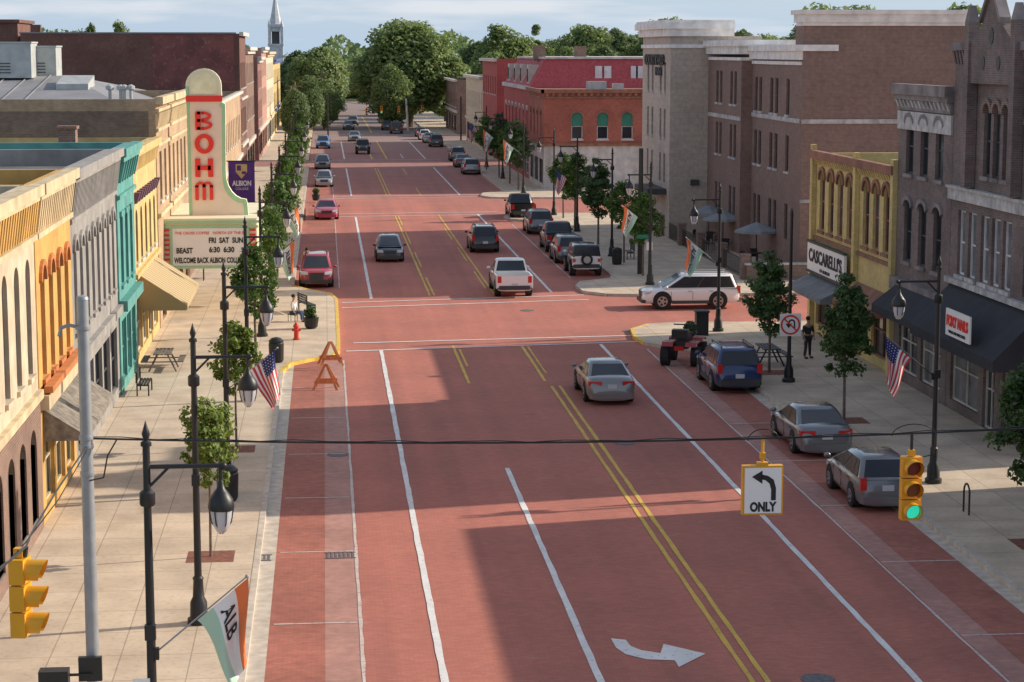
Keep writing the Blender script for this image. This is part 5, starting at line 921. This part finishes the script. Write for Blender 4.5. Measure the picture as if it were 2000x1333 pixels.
def picnic(px,py,lab,rz=0,mm=WD,z=.14):
    prop('picnic_table',lab,'table',px,py,[('tabletop',mm,lambda b:[b.box(-.36+k*.15,-.24+k*.15,-.9,.9,.72,.76) for k in range(5)]),('bench_seat',mm,lambda b:b.box(-.85,-.6,-.9,.9,.42,.46)),('bench_seat',mm,lambda b:b.box(.6,.85,-.9,.9,.42,.46))]+[('leg',mm,(lambda y:lambda b:(b.tube((-.2,y,.72),(-.55,y,0),.035),b.tube((.2,y,.72),(.55,y,0),.035),b.box(-.8,.8,y-.03,y+.03,.38,.42)))(y)) for y in (-.6,.6)],z,'picnic tables',rz)
picnic(320,722,'wooden picnic table against the teal shop on the left pavement'); picnic(1500,712,'picnic table beside the near right corner tree',0,BLACK)
def bench(px,py,lab,rz):
    prop('bench',lab,'bench',px,py,[('seat',BLACK,lambda b:[b.box(-.2+k*.11,-.12+k*.11,-.8,.8,.43,.46) for k in range(4)]),('backrest',BLACK,lambda b:[b.box(-.27,-.24,-.8,.8,.52+k*.11,.6+k*.11) for k in range(4)])]+[('leg',BLACK,(lambda y:lambda b:(b.box(-.25,-.2,y-.03,y+.03,0,.9),b.box(.18,.23,y-.03,y+.03,0,.43),b.box(-.2,.2,y-.03,y+.03,.38,.42)))(y)) for y in (-.7,.7)],.14,'benches',rz)
bench(283,768,'black bench by the teal shop wall on the left pavement',0); bench(590,432,'black bench near the crimson parked car',math.pi); bench(1228,505,'black bench on the hotel pavement',math.pi); bench(600,610,'black bench beside the seated person',.3)
for px,py,lab in ((1887,1003,'black inverted-U bike rack on the right pavement'),(398,548,'black bike rack under the theatre marquee')):
    prop('bike_rack',lab,'bike rack',px,py,[('hoop',BLACK,lambda b:b.path([(0,-.25,0),(0,-.25,.6)]+[(0,-.25*math.cos(R(t)),.6+.25*math.sin(R(t))) for t in range(0,181,30)]+[(0,.25,0)],.028))])
for i,(px,py,top) in enumerate(((578,262,160),(570,270,168),(632,250,140))):
    c=gz(px,py); zt3=on_y(px,top,c.y).z; r=thing('utility_pole',f'{("middle","left","right")[i]} wooden utility pole far up the left side','pole',(c.x,c.y,0),group='utility poles'); b=MB(); b.tube((c.x,c.y,0),(c.x,c.y,zt3),.16,.11); b.build('pole',WD,r); b=MB(); b.box(c.x-1,c.x+1,c.y-.05,c.y+.05,zt3-.8,zt3-.65); b.build('crossarm',WD,r)
c=gz(797,256); b=MB(); b.tube((c.x,c.y,0),(c.x-.3,c.y,on_y(795,193,c.y).z),.2,.15); tag(b.build('utility_pole',OFFW),'pale leaning pole under the big broad tree','pole')
for i,(px,py) in enumerate(((716,217),(745,213),(825,212),(779,214))):
    y=298; a=on_y(px,py,y); signal('traffic_light',f'tiny far traffic light, {("leftmost","second from left","rightmost","third from left")[i]} over the distant junction',a.x,y,a.z+.4,1.05,0,i==1)
sr=thing('signal_span','far span wire and poles holding the tiny traffic lights','cable',(7,298,6)); b=MB(); a=on_y(640,205,298); c=on_y(900,204,298); n=16; b.path([(a.x+(c.x-a.x)*k/n,298,a.z+.7-.8*4*(k/n)*(1-k/n)) for k in range(n+1)],.03,4); b.build('wire',BLACK,sr)
for px in (716,745,825,779): p_=on_y(px,213,298); b=MB(); b.tube((p_.x,298,p_.z+.4),(p_.x,298,p_.z+.8),.03); b.build('hanger',BLACK,sr)
for px in (640,900): p_=on_y(px,200,298); b=MB(); b.tube((p_.x,298,0),(p_.x,298,p_.z+.8),.12); b.build('pole',BLACK,sr)
# ---------------- people
SKIN=mat('skin',(.42,.26,.18),.6,var=0)
def skinmesh(name,verts,edges,radii,m,parent):
    me=bpy.data.meshes.new(name); me.from_pydata(verts,edges,[]); o=bpy.data.objects.new(name,me); COL.objects.link(o); md=o.modifiers.new('s','SKIN'); md.use_smooth_shade=True
    for i,r_ in enumerate(radii): me.skin_vertices[0].data[i].radius=r_ if isinstance(r_,tuple) else (r_,r_)
    me.skin_vertices[0].data[0].use_root=True; sb=o.modifiers.new('u','SUBSURF'); sb.levels=1; sb.render_levels=1
    bpy.context.view_layer.update(); me2=bpy.data.meshes.new_from_object(o.evaluated_get(bpy.context.evaluated_depsgraph_get())); bpy.data.objects.remove(o); me2.materials.append(m)
    me2.polygons.foreach_set('use_smooth',[True]*len(me2.polygons)); o=bpy.data.objects.new(name,me2); COL.objects.link(o); o.parent=parent; return o
def person(label,px,py,shirt,trou,hair,rz,sit=False,z=.14):
    r=thing('person',label,'person'); h=.45 if sit else .92
    if sit: K=[(-.1,-.42,.47),(.1,-.42,.47)]; A=[(-.1,-.45,.08),(.1,-.45,.08)]
    else: K=[(-.12,-.03,.5),(.12,.02,.5)]; A=[(-.14,.02,.08),(.15,.04,.08)]
    V=[(0,0,h),(0,0,h+.25),(0,0,h+.48),(0,0,h+.58),(0,-.02,h+.72),(-.1,0,h-.03),K[0],A[0],(A[0][0],A[0][1]-.15,.03),(.1,0,h-.03),K[1],A[1],(A[1][0],A[1][1]-.15,.03),(-.2,0,h+.45),(-.27,-.02,h+.18),(-.25,-.18 if sit else -.1,h-.03),(.2,0,h+.45),(.27,-.02,h+.18),(.25,-.18 if sit else -.1,h-.03)]
    E=[(0,1),(1,2),(2,3),(3,4),(0,5),(5,6),(6,7),(7,8),(0,9),(9,10),(10,11),(11,12),(2,13),(13,14),(14,15),(2,16),(16,17),(17,18)]
    Rr=[(.15,.1),(.13,.1),(.14,.09),.055,.085,.085,.055,.04,.035,.085,.055,.04,.035,.055,.04,.028,.055,.04,.028]
    bd=skinmesh('body',V,E,Rr,SKIN,r); sub=lambda ids,nm,mm,ex:skinmesh(nm,[V[i] for i in ids],[(ids.index(a),ids.index(b_)) for a,b_ in E if a in ids and b_ in ids],[tuple(x+ex for x in (Rr[i] if isinstance(Rr[i],tuple) else (Rr[i],Rr[i]))) for i in ids],mm,r)
    sub([0,1,2,13,14,16,17],'shirt',shirt,.018); sub([0,5,6,7,9,10,11],'trousers',trou,.016)
    b=MB(); b.ball((0,.015,h+.78),.095,.1,.1); b.build('hair',hair,r,True,False)
    b=MB(); b.ball((0,-.105,h+.70),.012,.02,.018); b.build('nose',SKIN,r,True,False)
    for sx in (-1,1):
        b=MB(); b.ball((sx*.09,-.02,h+.71),.012,.02,.03); b.build('ear',SKIN,r,True,False)
        b=MB(); q=Vector(V[15 if sx<0 else 18]); b.ball((q.x,q.y-.02,q.z-.05),.02,.035,.05)
        for k in range(4): b.tube(q+Vector((0,-.045+k*.02,-.08)),q+Vector((-sx*.012,-.05+k*.021,-.15+.008*abs(k-1.5))),.009,.007,n=5)
        b.tube(q+Vector((0,-.05,-.04)),q+Vector((-sx*.015,-.085,-.09)),.01,.008,n=5); b.build('hand',SKIN,r,True,False)
        b=MB(); i=8 if sx<0 else 12; b.ball((V[i][0],V[i][1]+.04,.04),.05,.14,.05); b.build('shoe',BLACK,r,True,False)
    c=gz(px,py,z); r.location=(c.x,c.y,z); r.rotation_euler=(0,0,rz)
dk=mat('dark_cloth',(.04,.04,.05),.9,var=0); jean=mat('denim',(.06,.10,.19),.9,var=0); wsh=mat('white_shirt',(.7,.7,.7),.9,var=0); hr=mat('dark_hair',(.03,.02,.015),.8,var=0); tan=mat('tan_cloth',(.5,.38,.25),.9,var=0)
person('person in dark clothes standing on the right corner under the yellow building',1577,700,dk,dk,hr,.4)
person('seated person in a white shirt by the left corner planter',574,628,wsh,jean,hr,1.2,True)
person('person in a light top standing on the far left pavement',600,545,tan,jean,hr,0)
prop('stool','small black stool under the seated person','stool',574,628,[('seat',BLACK,lambda b:b.box(-.2,.2,-.15,.25,.34,.37))]+[('leg',BLACK,(lambda x,y:lambda b:b.tube((x,y,0),(x,y,.34),.015))(x,y)) for x in (-.17,.17) for y in (-.12,.22)],rz=1.2)
# ---------------- light
W_=bpy.data.worlds.new('World'); SC.world=W_; W_.use_nodes=True; nt=W_.node_tree; bg=nt.nodes['Background']; sky=nt.nodes.new('ShaderNodeTexSky'); sky.sky_type='NISHITA'; sky.sun_disc=False
az=math.atan2(19.3,3.8); el=R(25.2); sky.sun_elevation=el; sky.sun_rotation=az; sky.air_density=1.; sky.dust_density=1.; sky.ozone_density=1.
tc=nt.nodes.new('ShaderNodeTexCoord'); sx_=nt.nodes.new('ShaderNodeSeparateXYZ'); nt.links.new(tc.outputs['Generated'],sx_.inputs[0])
up=mixc(nt,1.,sky.outputs[0],(.5,.44,.38),'ADD')
hz=ramp(nt,sx_.outputs[2],.0,.22,(.9,.9,.9,1),(0,0,0,1)); col=mixc(nt,hz,up,(3.3,4.3,5.5))
mp=nt.nodes.new('ShaderNodeMapping'); mp.inputs['Scale'].default_value=(9,9,75); nt.links.new(tc.outputs['Generated'],mp.inputs[0]); ns=nt.nodes.new('ShaderNodeTexNoise'); ns.inputs['Scale'].default_value=1.; ns.inputs['Detail'].default_value=7; nt.links.new(mp.outputs[0],ns.inputs['Vector'])
cl=ramp(nt,ns.outputs['Fac'],.5,.68,(0,0,0,1),(.8,.8,.8,1)); col=mixc(nt,cl,col,(5.4,5.5,5.8)); nt.links.new(col,bg.inputs[0]); bg.inputs[1].default_value=.15
sd=Vector((math.sin(az)*math.cos(el),math.cos(az)*math.cos(el),math.sin(el))); sl_=bpy.data.lights.new('sun','SUN'); sl_.energy=5.; sl_.angle=R(.5); sl_.color=(1,.88,.72); so=bpy.data.objects.new('sun',sl_); COL.objects.link(so); so.rotation_euler=sd.to_track_quat('Z','Y').to_euler()
SC.view_settings.view_transform='Standard'; SC.view_settings.look='None'; SC.view_settings.exposure=0
